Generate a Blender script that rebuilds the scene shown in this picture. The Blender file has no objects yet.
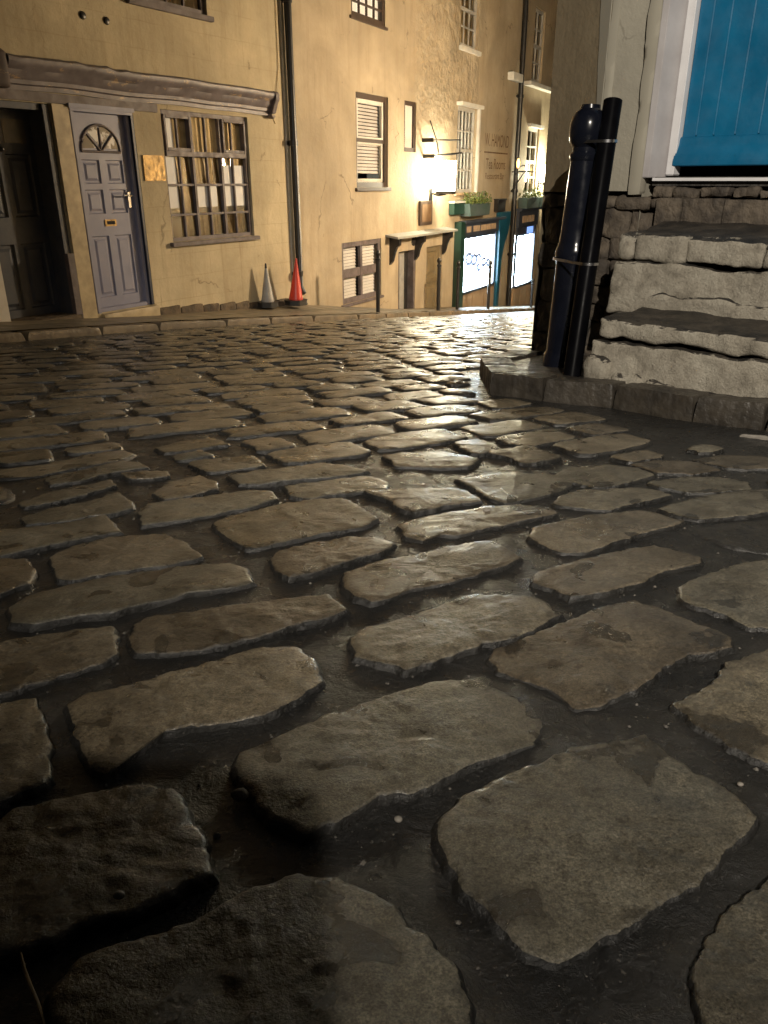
import bpy, bmesh, math, random
from mathutils import Vector, noise
random.seed(7)
R = math.radians
sc = bpy.context.scene
COL = sc.collection
V = Vector

# ------------------------------------------------------------------ survey of the place (metres, eye at the origin)
FPX, PITCH = 769.0, R(23.3)
CP, SP = math.cos(PITCH), math.sin(PITCH)

def ray(x, y):
    u = (x-384)/FPX; v = (512-y)/FPX
    return V((u, CP+v*SP, -SP+v*CP))

def road(X, Y):
    if Y < 5: return -.6-.088*Y
    if Y < 9: return -1.04-.088*(Y-5)-.006*(Y-5)**2
    return -1.488-.136*(Y-9)

def ground_at(x, y, off=0.0):
    r = ray(x, y); lo, hi = .05, 60.
    for i in range(50):
        m = (lo+hi)/2
        if r.z*m > road(r.x*m, r.y*m)+off: lo = m
        else: hi = m
    return V((r.x*lo, r.y*lo, r.z*lo))

class Frame:
    """an upright wall plane: s along it, z up, o out towards the street"""
    def __init__(self, ox, oy, dx, dy):
        l = math.hypot(dx, dy); self.O = V((ox, oy, 0)); self.d = V((dx/l, dy/l, 0)); self.n = V((dy/l, -dx/l, 0))
    def pt(self, s, z, o=0.0): return self.O+self.d*s+self.n*o+V((0, 0, z))
    def sz(self, x, y, o=0.0):
        r = ray(x, y); O = self.O+self.n*o
        k = O.dot(self.n)/r.dot(self.n); p = r*k
        return (p-O).dot(self.d), p.z

LF = Frame(-2.64, 8.0, math.sin(R(31.8)), math.cos(R(31.8)))     # cottage front
FF = Frame(-1.147, 10.4, math.sin(R(27.2)), math.cos(R(27.2)))   # terrace front
CF = Frame(1.087, 4.31, .72, -.694)                              # corner house, door front
TF = Frame(1.087, 4.31, .152, -.48)                              # corner house, splayed face
HF = Frame(5.0, 11.4, .923-5.0, 4.828-11.4)                       # corner house, long side
CV = Frame(CF.pt(3.6, 0).x, CF.pt(3.6, 0).y, .1, -1)

# ------------------------------------------------------------------ materials
def new_mat(name):
    m = bpy.data.materials.new(name); m.use_nodes = True
    nt = m.node_tree; b = nt.nodes['Principled BSDF']
    return m, nt, b
def nd(nt, t, **k):
    n = nt.nodes.new(t)
    for a, v in k.items(): setattr(n, a, v)
    return n
def noise_node(nt, vec, scale, detail=6, rough=.55, dist=0.):
    n = nd(nt, 'ShaderNodeTexNoise'); n.inputs['Scale'].default_value = scale
    n.inputs['Detail'].default_value = detail; n.inputs['Roughness'].default_value = rough
    n.inputs['Distortion'].default_value = dist
    if vec is not None: nt.links.new(vec, n.inputs['Vector'])
    return n.outputs['Fac']
def ramp(nt, fac, stops):
    r = nd(nt, 'ShaderNodeValToRGB'); e = r.color_ramp.elements
    while len(e) < len(stops): e.new(.5)
    for el, (p, c) in zip(e, stops):
        el.position = p; el.color = (c, c, c, 1) if isinstance(c, (int, float)) else (*c, 1)
    nt.links.new(fac, r.inputs['Fac']); return r.outputs['Color']
def mix(nt, fac, a, b, mode='MIX'):
    m = nd(nt, 'ShaderNodeMix', data_type='RGBA', blend_type=mode)
    if isinstance(fac, (int, float)): m.inputs[0].default_value = fac
    else: nt.links.new(fac, m.inputs[0])
    for k, s in ((6, a), (7, b)):
        if isinstance(s, tuple): m.inputs[k].default_value = (*s, 1)
        else: nt.links.new(s, m.inputs[k])
    return m.outputs[2]
def math_node(nt, op, a, b=0.0):
    m = nd(nt, 'ShaderNodeMath', operation=op)
    for k, s in ((0, a), (1, b)):
        if isinstance(s, (int, float)): m.inputs[k].default_value = s
        else: nt.links.new(s, m.inputs[k])
    return m.outputs[0]
def bump(nt, b, h, strength, dist=.01, prev=None):
    n = nd(nt, 'ShaderNodeBump'); n.inputs['Strength'].default_value = strength; n.inputs['Distance'].default_value = dist
    nt.links.new(h, n.inputs['Height'])
    if prev is not None: nt.links.new(prev, n.inputs['Normal'])
    if b is not None: nt.links.new(n.outputs[0], b.inputs['Normal'])
    return n.outputs[0]
def objco(nt): return nd(nt, 'ShaderNodeTexCoord').outputs['Object']
def uvco(nt): return nd(nt, 'ShaderNodeTexCoord').outputs['UV']
def mapped(nt, vec, sc_, loc=(0, 0, 0)):
    m = nd(nt, 'ShaderNodeMapping'); m.inputs['Scale'].default_value = sc_; m.inputs['Location'].default_value = loc
    nt.links.new(vec, m.inputs['Vector']); return m.outputs[0]

def mat(name, c1, c2=None, scale=6., rough=.6, rough2=None, bmp=0., bscale=40., bdist=.004, metallic=0., spec=.5, lo=.35, hi=.65, coat=0.):
    m, nt, b = new_mat(name); co = objco(nt)
    b.inputs['Metallic'].default_value = metallic; b.inputs['Specular IOR Level'].default_value = spec
    b.inputs['Coat Weight'].default_value = coat; b.inputs['Coat Roughness'].default_value = .12
    f = noise_node(nt, co, scale)
    nt.links.new(ramp(nt, f, [(lo, c1), (hi, c2 or tuple(v*.75 for v in c1))]), b.inputs['Base Color'])
    if rough2 is None: b.inputs['Roughness'].default_value = rough
    else: nt.links.new(ramp(nt, noise_node(nt, co, scale*2.3), [(.35, rough), (.65, rough2)]), b.inputs['Roughness'])
    if bmp: bump(nt, b, noise_node(nt, co, bscale, 8), bmp, bdist)
    return m
def emit(name, c, s):
    m, nt, b = new_mat(name)
    b.inputs['Base Color'].default_value = (.6, .6, .6, 1)
    b.inputs['Emission Color'].default_value = (*c, 1); b.inputs['Emission Strength'].default_value = s
    return m
def glass(name, tint=(1, 1, 1), ior=1.5):
    m, nt, b = new_mat(name); nt.nodes.remove(b)
    t = nd(nt, 'ShaderNodeBsdfTransparent'); t.inputs[0].default_value = (*tint, 1)
    g = nd(nt, 'ShaderNodeBsdfGlossy'); g.inputs['Roughness'].default_value = .02
    f = nd(nt, 'ShaderNodeFresnel'); f.inputs['IOR'].default_value = ior
    bp = bump(nt, None, noise_node(nt, objco(nt), 5, 2), .05, .02)
    nt.links.new(bp, g.inputs['Normal'])
    mx = nd(nt, 'ShaderNodeMixShader'); nt.links.new(math_node(nt, 'MULTIPLY', f.outputs[0], 1.9), mx.inputs[0])
    nt.links.new(t.outputs[0], mx.inputs[1]); nt.links.new(g.outputs[0], mx.inputs[2])
    nt.links.new(mx.outputs[0], nt.nodes['Material Output'].inputs[0]); return m

def lampglass(name='lit_amber_lantern_glass', c=(1., .55, .14), s_=260.):
    m, nt, b = new_mat(name); nt.nodes.remove(b)
    e = nd(nt, 'ShaderNodeEmission'); e.inputs[0].default_value = (*c, 1); e.inputs[1].default_value = s_
    t = nd(nt, 'ShaderNodeBsdfTransparent'); mx = nd(nt, 'ShaderNodeMixShader'); mx.inputs[0].default_value = .5
    nt.links.new(t.outputs[0], mx.inputs[1]); nt.links.new(e.outputs[0], mx.inputs[2]); nt.links.new(mx.outputs[0], nt.nodes['Material Output'].inputs[0])
    return m
def sett_mat():
    m, nt, b = new_mat('sett_stone'); co = objco(nt)
    geo = nd(nt, 'ShaderNodeNewGeometry'); rnd = geo.outputs['Random Per Island']
    base = ramp(nt, noise_node(nt, co, 7, 8, .6, .3), [(.3, (.070, .061, .046)), (.5, (.118, .104, .079)), (.7, (.160, .145, .113))])
    tint = ramp(nt, rnd, [(0., (.62, .56, .50)), (.2, (1.0, .95, .88)), (.4, (.72, .74, .72)), (.55, (1.18, 1.1, .98)), (.75, (.85, .78, .66)), (1., (1.0, 1.02, 1.0))])
    base = mix(nt, 1., base, tint, 'MULTIPLY')
    grit = ramp(nt, noise_node(nt, co, 150, 4, .7), [(.32, .45), (.52, 1.), (.72, 1.45)])
    base = mix(nt, .9, base, grit, 'MULTIPLY')
    sand = ramp(nt, noise_node(nt, co, 420, 2, .6), [(.30, .40), (.5, 1.), (.70, 1.65)])
    base = mix(nt, .85, base, sand, 'MULTIPLY')
    mott = ramp(nt, noise_node(nt, co, 16, 6, .6, .8), [(.36, .62), (.6, 1.12)])
    base = mix(nt, .8, base, mott, 'MULTIPLY')
    damp = ramp(nt, noise_node(nt, co, 10, 5, .5, .6), [(.585, 0.), (.625, 1.)])
    base = mix(nt, math_node(nt, 'MULTIPLY', damp, .75), base, (.018, .015, .011))
    pits = ramp(nt, noise_node(nt, co, 55, 3, .6), [(.66, 0.), (.70, 1.)])
    base = mix(nt, math_node(nt, 'MULTIPLY', pits, .55), base, (.03, .025, .02))
    nt.links.new(base, b.inputs['Base Color'])
    r = ramp(nt, noise_node(nt, co, 6, 5), [(.3, .22), (.7, .46)])
    r = mix(nt, damp, r, (.26, .26, .26))
    nt.links.new(r, b.inputs['Roughness']); b.inputs['Specular IOR Level'].default_value = .5
    film = ramp(nt, noise_node(nt, co, 4.5, 5, .6, .4), [(.38, .05), (.66, .6)])
    nt.links.new(film, b.inputs['Coat Weight']); b.inputs['Coat Roughness'].default_value = .21; b.inputs['Coat IOR'].default_value = 1.38
    cb = bump(nt, None, noise_node(nt, co, 40, 5, .6), .35, .004); nt.links.new(cb, b.inputs['Coat Normal'])
    n1 = bump(nt, None, noise_node(nt, co, 24, 8, .66), .6, .008)
    n2 = bump(nt, None, noise_node(nt, co, 150, 6, .7), .75, .0032, n1)
    bump(nt, b, pits, -.5, .003, n2)
    return m
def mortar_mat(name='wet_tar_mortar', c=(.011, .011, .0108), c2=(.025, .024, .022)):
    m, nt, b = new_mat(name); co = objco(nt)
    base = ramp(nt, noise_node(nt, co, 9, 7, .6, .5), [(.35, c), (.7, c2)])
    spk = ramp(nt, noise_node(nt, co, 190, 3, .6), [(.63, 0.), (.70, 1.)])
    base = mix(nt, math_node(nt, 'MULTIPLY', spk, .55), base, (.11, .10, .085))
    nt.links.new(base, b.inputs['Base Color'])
    nt.links.new(ramp(nt, noise_node(nt, co, 14, 5), [(.3, .18), (.7, .42)]), b.inputs['Roughness'])
    n1 = bump(nt, None, noise_node(nt, co, 22, 8, .68, .6), .8, .010)
    bump(nt, b, noise_node(nt, co, 140, 5, .7), .7, .0035, n1)
    return m
def plaster_mat(name, c1, c2, dirt, blocks=0., rubble=None, streak=.5):
    m, nt, b = new_mat(name); uv = uvco(nt)
    base = ramp(nt, noise_node(nt, uv, 1.6, 8, .6), [(.32, c1), (.68, c2)])
    big = ramp(nt, noise_node(nt, uv, .55, 6, .62, .5), [(.35, .68), (.65, 1.1)])
    base = mix(nt, .85, base, big, 'MULTIPLY')
    st = ramp(nt, noise_node(nt, mapped(nt, uv, (7, .7, 1)), 1., 6, .6), [(.5, 0.), (.72, 1.)])
    base = mix(nt, math_node(nt, 'MULTIPLY', st, streak), base, dirt)
    ch = ramp(nt, noise_node(nt, uv, 5.5, 8, .72, .4), [(.655, 0.), (.69, 1.)])
    base = mix(nt, math_node(nt, 'MULTIPLY', ch, .5), base, tuple(v*.45 for v in dirt))
    vor = nd(nt, 'ShaderNodeTexVoronoi', feature='DISTANCE_TO_EDGE'); vor.inputs['Scale'].default_value = .75
    dw = nd(nt, 'ShaderNodeTexNoise'); dw.inputs['Scale'].default_value = 3.5; dw.inputs['Detail'].default_value = 7; nt.links.new(uv, dw.inputs['Vector'])
    va = nd(nt, 'ShaderNodeVectorMath', operation='ADD'); nt.links.new(uv, va.inputs[0]); nt.links.new(mapped(nt, dw.outputs['Color'], (.55, .55, 0)), va.inputs[1]); nt.links.new(va.outputs[0], vor.inputs['Vector'])
    crk = math_node(nt, 'MULTIPLY', ramp(nt, vor.outputs['Distance'], [(.002, 1.), (.007, 0.)]), ramp(nt, noise_node(nt, uv, 1.1, 3), [(.52, 0.), (.58, 1.)]))
    base = mix(nt, math_node(nt, 'MULTIPLY', crk, .6), base, tuple(v*.35 for v in dirt))
    drip = math_node(nt, 'MULTIPLY', ramp(nt, noise_node(nt, mapped(nt, uv, (16, .5, 1), (3, 1, 0)), 1., 5, .65), [(.56, 0.), (.74, 1.)]), ramp(nt, noise_node(nt, uv, .8, 4), [(.42, 0.), (.6, 1.)]))
    base = mix(nt, math_node(nt, 'MULTIPLY', drip, .45), base, tuple(v*.8 for v in dirt))
    n = bump(nt, None, noise_node(nt, uv, 14, 8, .65), .4, .02)
    n = bump(nt, None, noise_node(nt, uv, 90, 4, .6), .25, .003, n)
    if blocks:
        br = nd(nt, 'ShaderNodeTexBrick'); br.inputs['Scale'].default_value = 1.
        br.inputs['Brick Width'].default_value = .52; br.inputs['Row Height'].default_value = .235
        br.inputs['Mortar Size'].default_value = .006; br.inputs['Mortar Smooth'].default_value = .4
        wob = nd(nt, 'ShaderNodeVectorMath', operation='ADD')
        ns = nd(nt, 'ShaderNodeTexNoise'); ns.inputs['Scale'].default_value = 3.; nt.links.new(uv, ns.inputs['Vector'])
        nt.links.new(uv, wob.inputs[0]); nt.links.new(mapped(nt, ns.outputs['Color'], (.03, .03, 0)), wob.inputs[1])
        nt.links.new(wob.outputs[0], br.inputs['Vector'])
        brk = math_node(nt, 'MULTIPLY', br.outputs['Fac'], ramp(nt, noise_node(nt, uv, 2.2), [(.4, .25), (.6, 1.)]))
        n = bump(nt, None, brk, -blocks, .006, n)
        base = mix(nt, math_node(nt, 'MULTIPLY', brk, .28), base, dirt)
    if rubble:
        sx = nd(nt, 'ShaderNodeSeparateXYZ'); nt.links.new(uv, sx.inputs[0])
        def band(o, a, b_, w):
            lo_ = nd(nt, 'ShaderNodeMapRange', interpolation_type='SMOOTHSTEP'); hi_ = nd(nt, 'ShaderNodeMapRange', interpolation_type='SMOOTHSTEP')
            lo_.inputs['From Min'].default_value = a-w; lo_.inputs['From Max'].default_value = a+w
            hi_.inputs['From Min'].default_value = b_+w; hi_.inputs['From Max'].default_value = b_-w
            nt.links.new(o, lo_.inputs['Value']); nt.links.new(o, hi_.inputs['Value'])
            return math_node(nt, 'MULTIPLY', lo_.outputs[0], hi_.outputs[0])
        k = math_node(nt, 'MULTIPLY', band(sx.outputs[0], rubble[0], rubble[1], .3), band(sx.outputs[1], rubble[2], rubble[3], .5))
        vo = noise_node(nt, uv, 5., 5, .55, .0)
        n = bump(nt, None, math_node(nt, 'MULTIPLY', vo, k), 1., .10, n)
    nt.links.new(n, b.inputs['Normal'])
    nt.links.new(base, b.inputs['Base Color']); b.inputs['Roughness'].default_value = .8
    b.inputs['Specular IOR Level'].default_value = .3
    return m
def peeling_mat(name, paint, wood, thr=.6, rough=.5):
    m, nt, b = new_mat(name); co = objco(nt)
    f = noise_node(nt, mapped(nt, co, (4, 4, 11)), 1.5, 9, .7, .3)
    k = ramp(nt, f, [(thr, 0.), (thr+.03, 1.)])
    p = ramp(nt, noise_node(nt, co, 9, 5), [(.3, paint), (.7, tuple(v*.6 for v in paint))])
    nt.links.new(mix(nt, k, p, wood), b.inputs['Base Color']); b.inputs['Roughness'].default_value = rough
    bump(nt, b, k, -.6, .004); return m
def step_mat():
    m, nt, b = new_mat('painted_step_stone'); co = objco(nt)
    geo = nd(nt, 'ShaderNodeNewGeometry'); sx = nd(nt, 'ShaderNodeSeparateXYZ'); nt.links.new(geo.outputs['True Normal'], sx.inputs[0])
    base = ramp(nt, noise_node(nt, co, 9, 8, .65), [(.3, (.17, .15, .115)), (.48, (.30, .27, .215)), (.7, (.38, .35, .285))])
    patch = ramp(nt, noise_node(nt, co, 16, 8, .7), [(.62, 0.), (.68, 1.)])
    base = mix(nt, math_node(nt, 'MULTIPLY', patch, .45), base, (.12, .10, .085))
    base = mix(nt, .6, base, ramp(nt, noise_node(nt, co, 120, 3, .7), [(.3, .65), (.6, 1.1)]), 'MULTIPLY')
    wear = math_node(nt, 'ADD', sx.outputs[2], math_node(nt, 'MULTIPLY', math_node(nt, 'SUBTRACT', noise_node(nt, co, 12, 6, .65), .5), 1.5))
    k = ramp(nt, wear, [(.62, 0.), (.72, 1.)])                    # foot grime on the walked-on treads
    base = mix(nt, k, base, ramp(nt, noise_node(nt, co, 10, 6), [(.4, (.018, .016, .014)), (.75, (.075, .062, .047))]))
    nt.links.new(base, b.inputs['Base Color']); nt.links.new(mix(nt, k, (.75, .75, .75), (.5, .5, .5)), b.inputs['Roughness'])
    n = bump(nt, None, noise_node(nt, co, 20, 8, .75), 1., .016)
    bump(nt, b, noise_node(nt, co, 90, 5, .7), .8, .005, n)
    return m
def flag_mat():
    m, nt, b = new_mat('flagstones'); uv = uvco(nt)
    br = nd(nt, 'ShaderNodeTexBrick'); br.inputs['Scale'].default_value = 1.; br.inputs['Brick Width'].default_value = .62
    br.inputs['Row Height'].default_value = .42; br.inputs['Mortar Size'].default_value = .008
    br.inputs['Color1'].default_value = (.23, .19, .13, 1); br.inputs['Color2'].default_value = (.15, .125, .09, 1)
    br.inputs['Mortar'].default_value = (.03, .027, .022, 1); nt.links.new(uv, br.inputs['Vector'])
    c = mix(nt, .75, br.outputs['Color'], ramp(nt, noise_node(nt, uv, 5, 7, .6), [(.3, .5), (.7, 1.15)]), 'MULTIPLY')
    nt.links.new(c, b.inputs['Base Color']); nt.links.new(ramp(nt, noise_node(nt, uv, 4, 4), [(.35, .4), (.65, .65)]), b.inputs['Roughness'])
    n = bump(nt, None, br.outputs['Fac'], -.6, .008)
    bump(nt, b, noise_node(nt, uv, 22, 7, .6), .5, .01, n); return m

M = dict(
    sett=sett_mat(), mortar=mortar_mat(), step=step_mat(), flag=flag_mat(),
    cottage=plaster_mat('cream_cottage_render', (.54, .46, .31), (.44, .37, .245), (.27, .20, .115), blocks=.5, streak=.35),
    terrace=plaster_mat('cream_terrace_render', (.43, .355, .25), (.35, .285, .195), (.24, .175, .105), rubble=(3.5, 6.3, .75, 6.), streak=.4),
    pale=plaster_mat('pale_corner_render', (.37, .345, .28), (.33, .305, .245), (.22, .19, .14), streak=.25),
    tan=plaster_mat('bare_tan_render', (.33, .27, .175), (.26, .205, .13), (.12, .095, .06), streak=.3),
    whitewall=plaster_mat('white_render', (.62, .64, .68), (.55, .57, .62), (.42, .42, .44), streak=.2),
    darkstone=mat('black_rough_stone', (.02, .018, .016), (.055, .048, .04), 9, .6, .8, 1., 22, .02),
    brownstone=mat('brown_rough_stone', (.125, .10, .073), (.045, .036, .028), 13, .75, .9, 1., 26, .02),
    kerbdark=mat('dark_kerb_stone', (.022, .019, .016), (.052, .044, .034), 8, .30, .6, .9, 34, .008),
    kerb=mat('worn_kerb_stone', (.20, .155, .10), (.10, .08, .055), 5, .45, .65, .7, 30, .008),
    plinth=mat('soot_stained_plinth', (.13, .095, .06), (.05, .038, .026), 8, .8, None, .9, 20, .02),
    mauve=mat('mauve_grey_gloss_paint', (.25, .255, .345), (.21, .215, .30), 4, .42, .55, .25, 60, .002),
    mauved=mat('weathered_mauve_paint', (.15, .125, .13), (.09, .07, .066), 7, .5, .7, .5, 40, .003),
    navy=mat('dark_navy_paint', (.035, .042, .062), (.055, .058, .07), 7, .4, .6, .4, 40, .003),
    navyd=mat('deep_blue_reveal_paint', (.022, .030, .055), (.014, .018, .034), 4, .45),
    fascia=peeling_mat('peeling_fascia_paint', (.18, .155, .165), (.36, .26, .16), .60),
    fasciad=peeling_mat('rotten_fascia_paint', (.075, .052, .045), (.16, .11, .06), .6, .7),
    peelcream=peeling_mat('peeling_cream_paint', (.50, .40, .24), (.08, .055, .03), .66),
    brass=mat('brass', (.42, .28, .11), (.16, .11, .05), 16, .45, .65, .4, 30, .003, .7),
    steel=mat('steel', (.62, .62, .64), (.5, .5, .52), 20, .25, None, 0, 40, .002, 1.),
    browndark=mat('dark_brown_frame_paint', (.075, .05, .036), (.05, .034, .025), 6, .5),
    frost=mat('off_white_paint', (.62, .60, .55), (.52, .50, .46), 6, .45),
    bars=mat('pale_grey_bar_paint', (.46, .44, .40), (.36, .34, .31), 6, .5),
    white=mat('white_gloss_paint', (.72, .71, .72), (.62, .61, .62), 6, .4, None, .3, 25, .004),
    jamb=mat('grey_white_jamb_paint', (.45, .43, .43), (.36, .34, .34), 5, .5, None, .3, 25, .004),
    net=mat('tan_net_curtain', (.60, .46, .25), (.40, .30, .15), 7, .9),
    sheet=mat('white_curtain', (.80, .80, .80), (.72, .72, .72), 4, .9),
    blind=mat('white_blind', (.74, .72, .70), (.62, .6, .58), 3, .6),
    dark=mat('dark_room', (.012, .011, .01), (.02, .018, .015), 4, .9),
    black=mat('black_gloss_paint', (.004, .005, .009), (.007, .008, .013), 9, .16, .24, .12, 14, .002, spec=.28),
    blackp=mat('black_plastic', (.0015, .0015, .002), (.003, .003, .004), 9, .3, .4, .1, 14, .002, spec=.03),
    iron=mat('black_iron_paint', (.012, .012, .013), (.022, .02, .019), 12, .4, None, .3, 50, .002),
    rubber=mat('black_rubber', (.015, .014, .013), (.03, .028, .025), 14, .6),
    red=mat('red_cone_plastic', (.62, .045, .022), (.50, .035, .02), 6, .4),
    greyp=mat('dull_grey_plastic', (.34, .33, .31), (.26, .25, .235), 10, .5),
    lead=mat('grey_lead_sheet', (.34, .34, .31), (.26, .26, .24), 7, .45, None, .3, 20, .005),
    shopdark=mat('dark_slate_shop_paint', (.06, .07, .095), (.045, .05, .07), 5, .35),
    shopteal=mat('teal_shop_paint', (.015, .10, .165), (.01, .07, .12), 5, .35),
    shopgreen=mat('dark_green_shop_paint', (.015, .045, .032), (.01, .03, .022), 5, .4),
    letter=mat('tan_sign_lettering', (.52, .38, .26), (.42, .3, .2), 14, .6),
    paintletter=mat('faded_brown_lettering', (.10, .05, .02), (.17, .10, .045), 22, .8),
    riser=mat('tan_panel_paint', (.45, .32, .2), (.36, .25, .16), 4, .5),
    olive=mat('olive_door_paint', (.20, .155, .085), (.16, .12, .065), 5, .5),
    brownp=mat('brown_sign_paint', (.17, .10, .05), (.12, .07, .035), 10, .6),
    teal=mat('teal_door_paint', (.006, .135, .27), (.003, .085, .18), 5, .34, .55, .5, 22, .004, lo=.3, hi=.7),
    leaf=mat('leaf_green', (.075, .12, .03), (.12, .16, .05), 30, .5),
    leafd=mat('leaf_yellow_green', (.16, .17, .04), (.10, .12, .03), 30, .5),
    planter=mat('slate_planter', (.06, .10, .09), (.09, .11, .12), 6, .5),
    slate=mat('roof_slate', (.07, .07, .08), (.05, .05, .055), 6, .6, None, .5, 14, .02),
    quartz=mat('pale_pebble_stone', (.22, .20, .17), (.15, .135, .115), 40, .6),
    twig=mat('dry_stalk', (.30, .22, .12), (.22, .16, .09), 40, .7),
    bluedecal=mat('blue_grey_lettering', (.16, .2, .32), (.2, .24, .36), 30, .5),
    glass=glass('window_glass'), shopglass=glass('shop_glass', (.97, .99, 1.), 1.35),
    lampglass=lampglass(),
    floodglass=lampglass('lit_white_lantern_glass', (1., .92, .68), 90.),
    shoplight=emit('lit_shop_interior', (.70, .88, 1.), 38.),
    lightbox=emit('lit_blue_lightbox', (.15, .38, 1.), 1.1),
    roomglow=emit('lamplit_blind', (1., .82, .58), .55),
    candle=emit('lit_candle_lamp', (1., .5, .12), 5.),
)
M['paneblue'] = M['shopteal']

# ------------------------------------------------------------------ mesh helpers
WL = {}
class MB:
    def __init__(s): s.v = []; s.f = []; s.m = []; s.uv = []
    def add(s, vs, fs, mi=0, uvs=None):
        b = len(s.v); s.v += [V(p) for p in vs]
        for k, f in enumerate(fs):
            s.f.append([b+i for i in f]); s.m.append(mi); s.uv.append(uvs[k] if uvs else None)
        return s
    def quad(s, a, b, c, d, mi=0, uv=None): return s.add([a, b, c, d], [[0, 1, 2, 3]], mi, [uv] if uv else None)
    def hexa(s, p, mi=0):   # p[0..3] one face, p[4..7] the opposite
        return s.add(p, [[0, 1, 2, 3], [7, 6, 5, 4], [0, 4, 5, 1], [1, 5, 6, 2], [2, 6, 7, 3], [3, 7, 4, 0]], mi)
    def fbox(s, F, s0, s1, z0, z1, o0, o1, mi=0):
        return s.hexa([F.pt(s0, z0, o0), F.pt(s1, z0, o0), F.pt(s1, z1, o0), F.pt(s0, z1, o0),
                       F.pt(s0, z0, o1), F.pt(s1, z0, o1), F.pt(s1, z1, o1), F.pt(s0, z1, o1)], mi)
    def fprism(s, F, poly, o0, o1, mi=0):        # poly in (s, z)
        n = len(poly); a = [F.pt(x, z, o0) for x, z in poly]; b = [F.pt(x, z, o1) for x, z in poly]
        return s.add(a+b, [list(range(n)), list(range(2*n-1, n-1, -1))]+[[i, n+i, n+(i+1) % n, (i+1) % n] for i in range(n)], mi)
    def fprofile(s, F, prof, s0, s1, mi=0):      # prof in (o, z) swept along s
        n = len(prof); a = [F.pt(s0, z, o) for o, z in prof]; b = [F.pt(s1, z, o) for o, z in prof]
        return s.add(a+b, [list(range(n)), list(range(2*n-1, n-1, -1))]+[[i, n+i, n+(i+1) % n, (i+1) % n] for i in range(n)], mi)
    def tube(s, pts, r, n=10, mi=0, cap=True):
        pts = [V(p) for p in pts]; rs = r if isinstance(r, (list, tuple)) else [r]*len(pts); vs = []; fs = []
        for i, p in enumerate(pts):
            t = (pts[min(i+1, len(pts)-1)]-pts[max(i-1, 0)]).normalized()
            a = t.cross(V((0, 0, 1)) if abs(t.z) < .9 else V((1, 0, 0))).normalized(); b = t.cross(a)
            for k in range(n):
                th = 2*math.pi*k/n; vs.append(p+(a*math.cos(th)+b*math.sin(th))*rs[i])
        for i in range(len(pts)-1):
            for k in range(n): fs.append([i*n+k, i*n+(k+1) % n, (i+1)*n+(k+1) % n, (i+1)*n+k])
        if cap: fs += [list(range(n))[::-1], [(len(pts)-1)*n+k for k in range(n)]]
        return s.add(vs, fs, mi)
    def lathe(s, base, axis, prof, n=28, mi=0):   # prof: (height along axis, radius)
        axis = V(axis).normalized(); a = axis.cross(V((1, 0, 0))).normalized(); b = axis.cross(a); vs = []; fs = []
        for h, r in prof:
            for k in range(n):
                th = 2*math.pi*k/n; vs.append(V(base)+axis*h+(a*math.cos(th)+b*math.sin(th))*r)
        for i in range(len(prof)-1):
            for k in range(n): fs.append([i*n+k, i*n+(k+1) % n, (i+1)*n+(k+1) % n, (i+1)*n+k])
        fs += [list(range(n))[::-1], [(len(prof)-1)*n+k for k in range(n)]]
        return s.add(vs, fs, mi)
    def build(s, name, mats, parent=None, loc=None, smooth=None, bevel=0., weld=False, keep=False):
        mats = mats if isinstance(mats, (list, tuple)) else [mats]
        off = WL[parent.name] if parent else V(loc or (0, 0, 0))
        me = bpy.data.meshes.new(name); me.from_pydata([p-off for p in s.v], [], s.f)
        for m_ in mats: me.materials.append(m_)
        me.polygons.foreach_set('material_index', s.m)
        if any(u for u in s.uv):
            lay = me.uv_layers.new(name='UVMap')
            for p, u in zip(me.polygons, s.uv):
                if u:
                    for li, c in zip(p.loop_indices, u): lay.data[li].uv = c
        bm = bmesh.new(); bm.from_mesh(me)
        if weld: bmesh.ops.remove_doubles(bm, verts=bm.verts, dist=.0004)
        if bevel: bmesh.ops.bevel(bm, geom=bm.edges[:], offset=bevel, segments=2, affect='EDGES', clamp_overlap=True)
        if not keep: bmesh.ops.recalc_face_normals(bm, faces=bm.faces)
        bm.to_mesh(me); bm.free()
        if smooth is not None:
            me.shade_smooth(); me.set_sharp_from_angle(angle=R(smooth))
        ob = bpy.data.objects.new(name, me); COL.objects.link(ob)
        ob.location = (0, 0, 0) if parent else off
        ob.parent = parent; WL[ob.name] = off
        return ob
def empty(name, loc, label, cat, group=None):
    o = bpy.data.objects.new(name, None); COL.objects.link(o); o.location = loc; o.empty_display_size = .1
    WL[o.name] = V(loc); return tag(o, label, cat, group)
def tag(o, label, cat, group=None):
    o['label'] = label; o['category'] = cat
    if group: o['group'] = group
    return o
def struct(o): o['kind'] = 'structure'; return o

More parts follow.
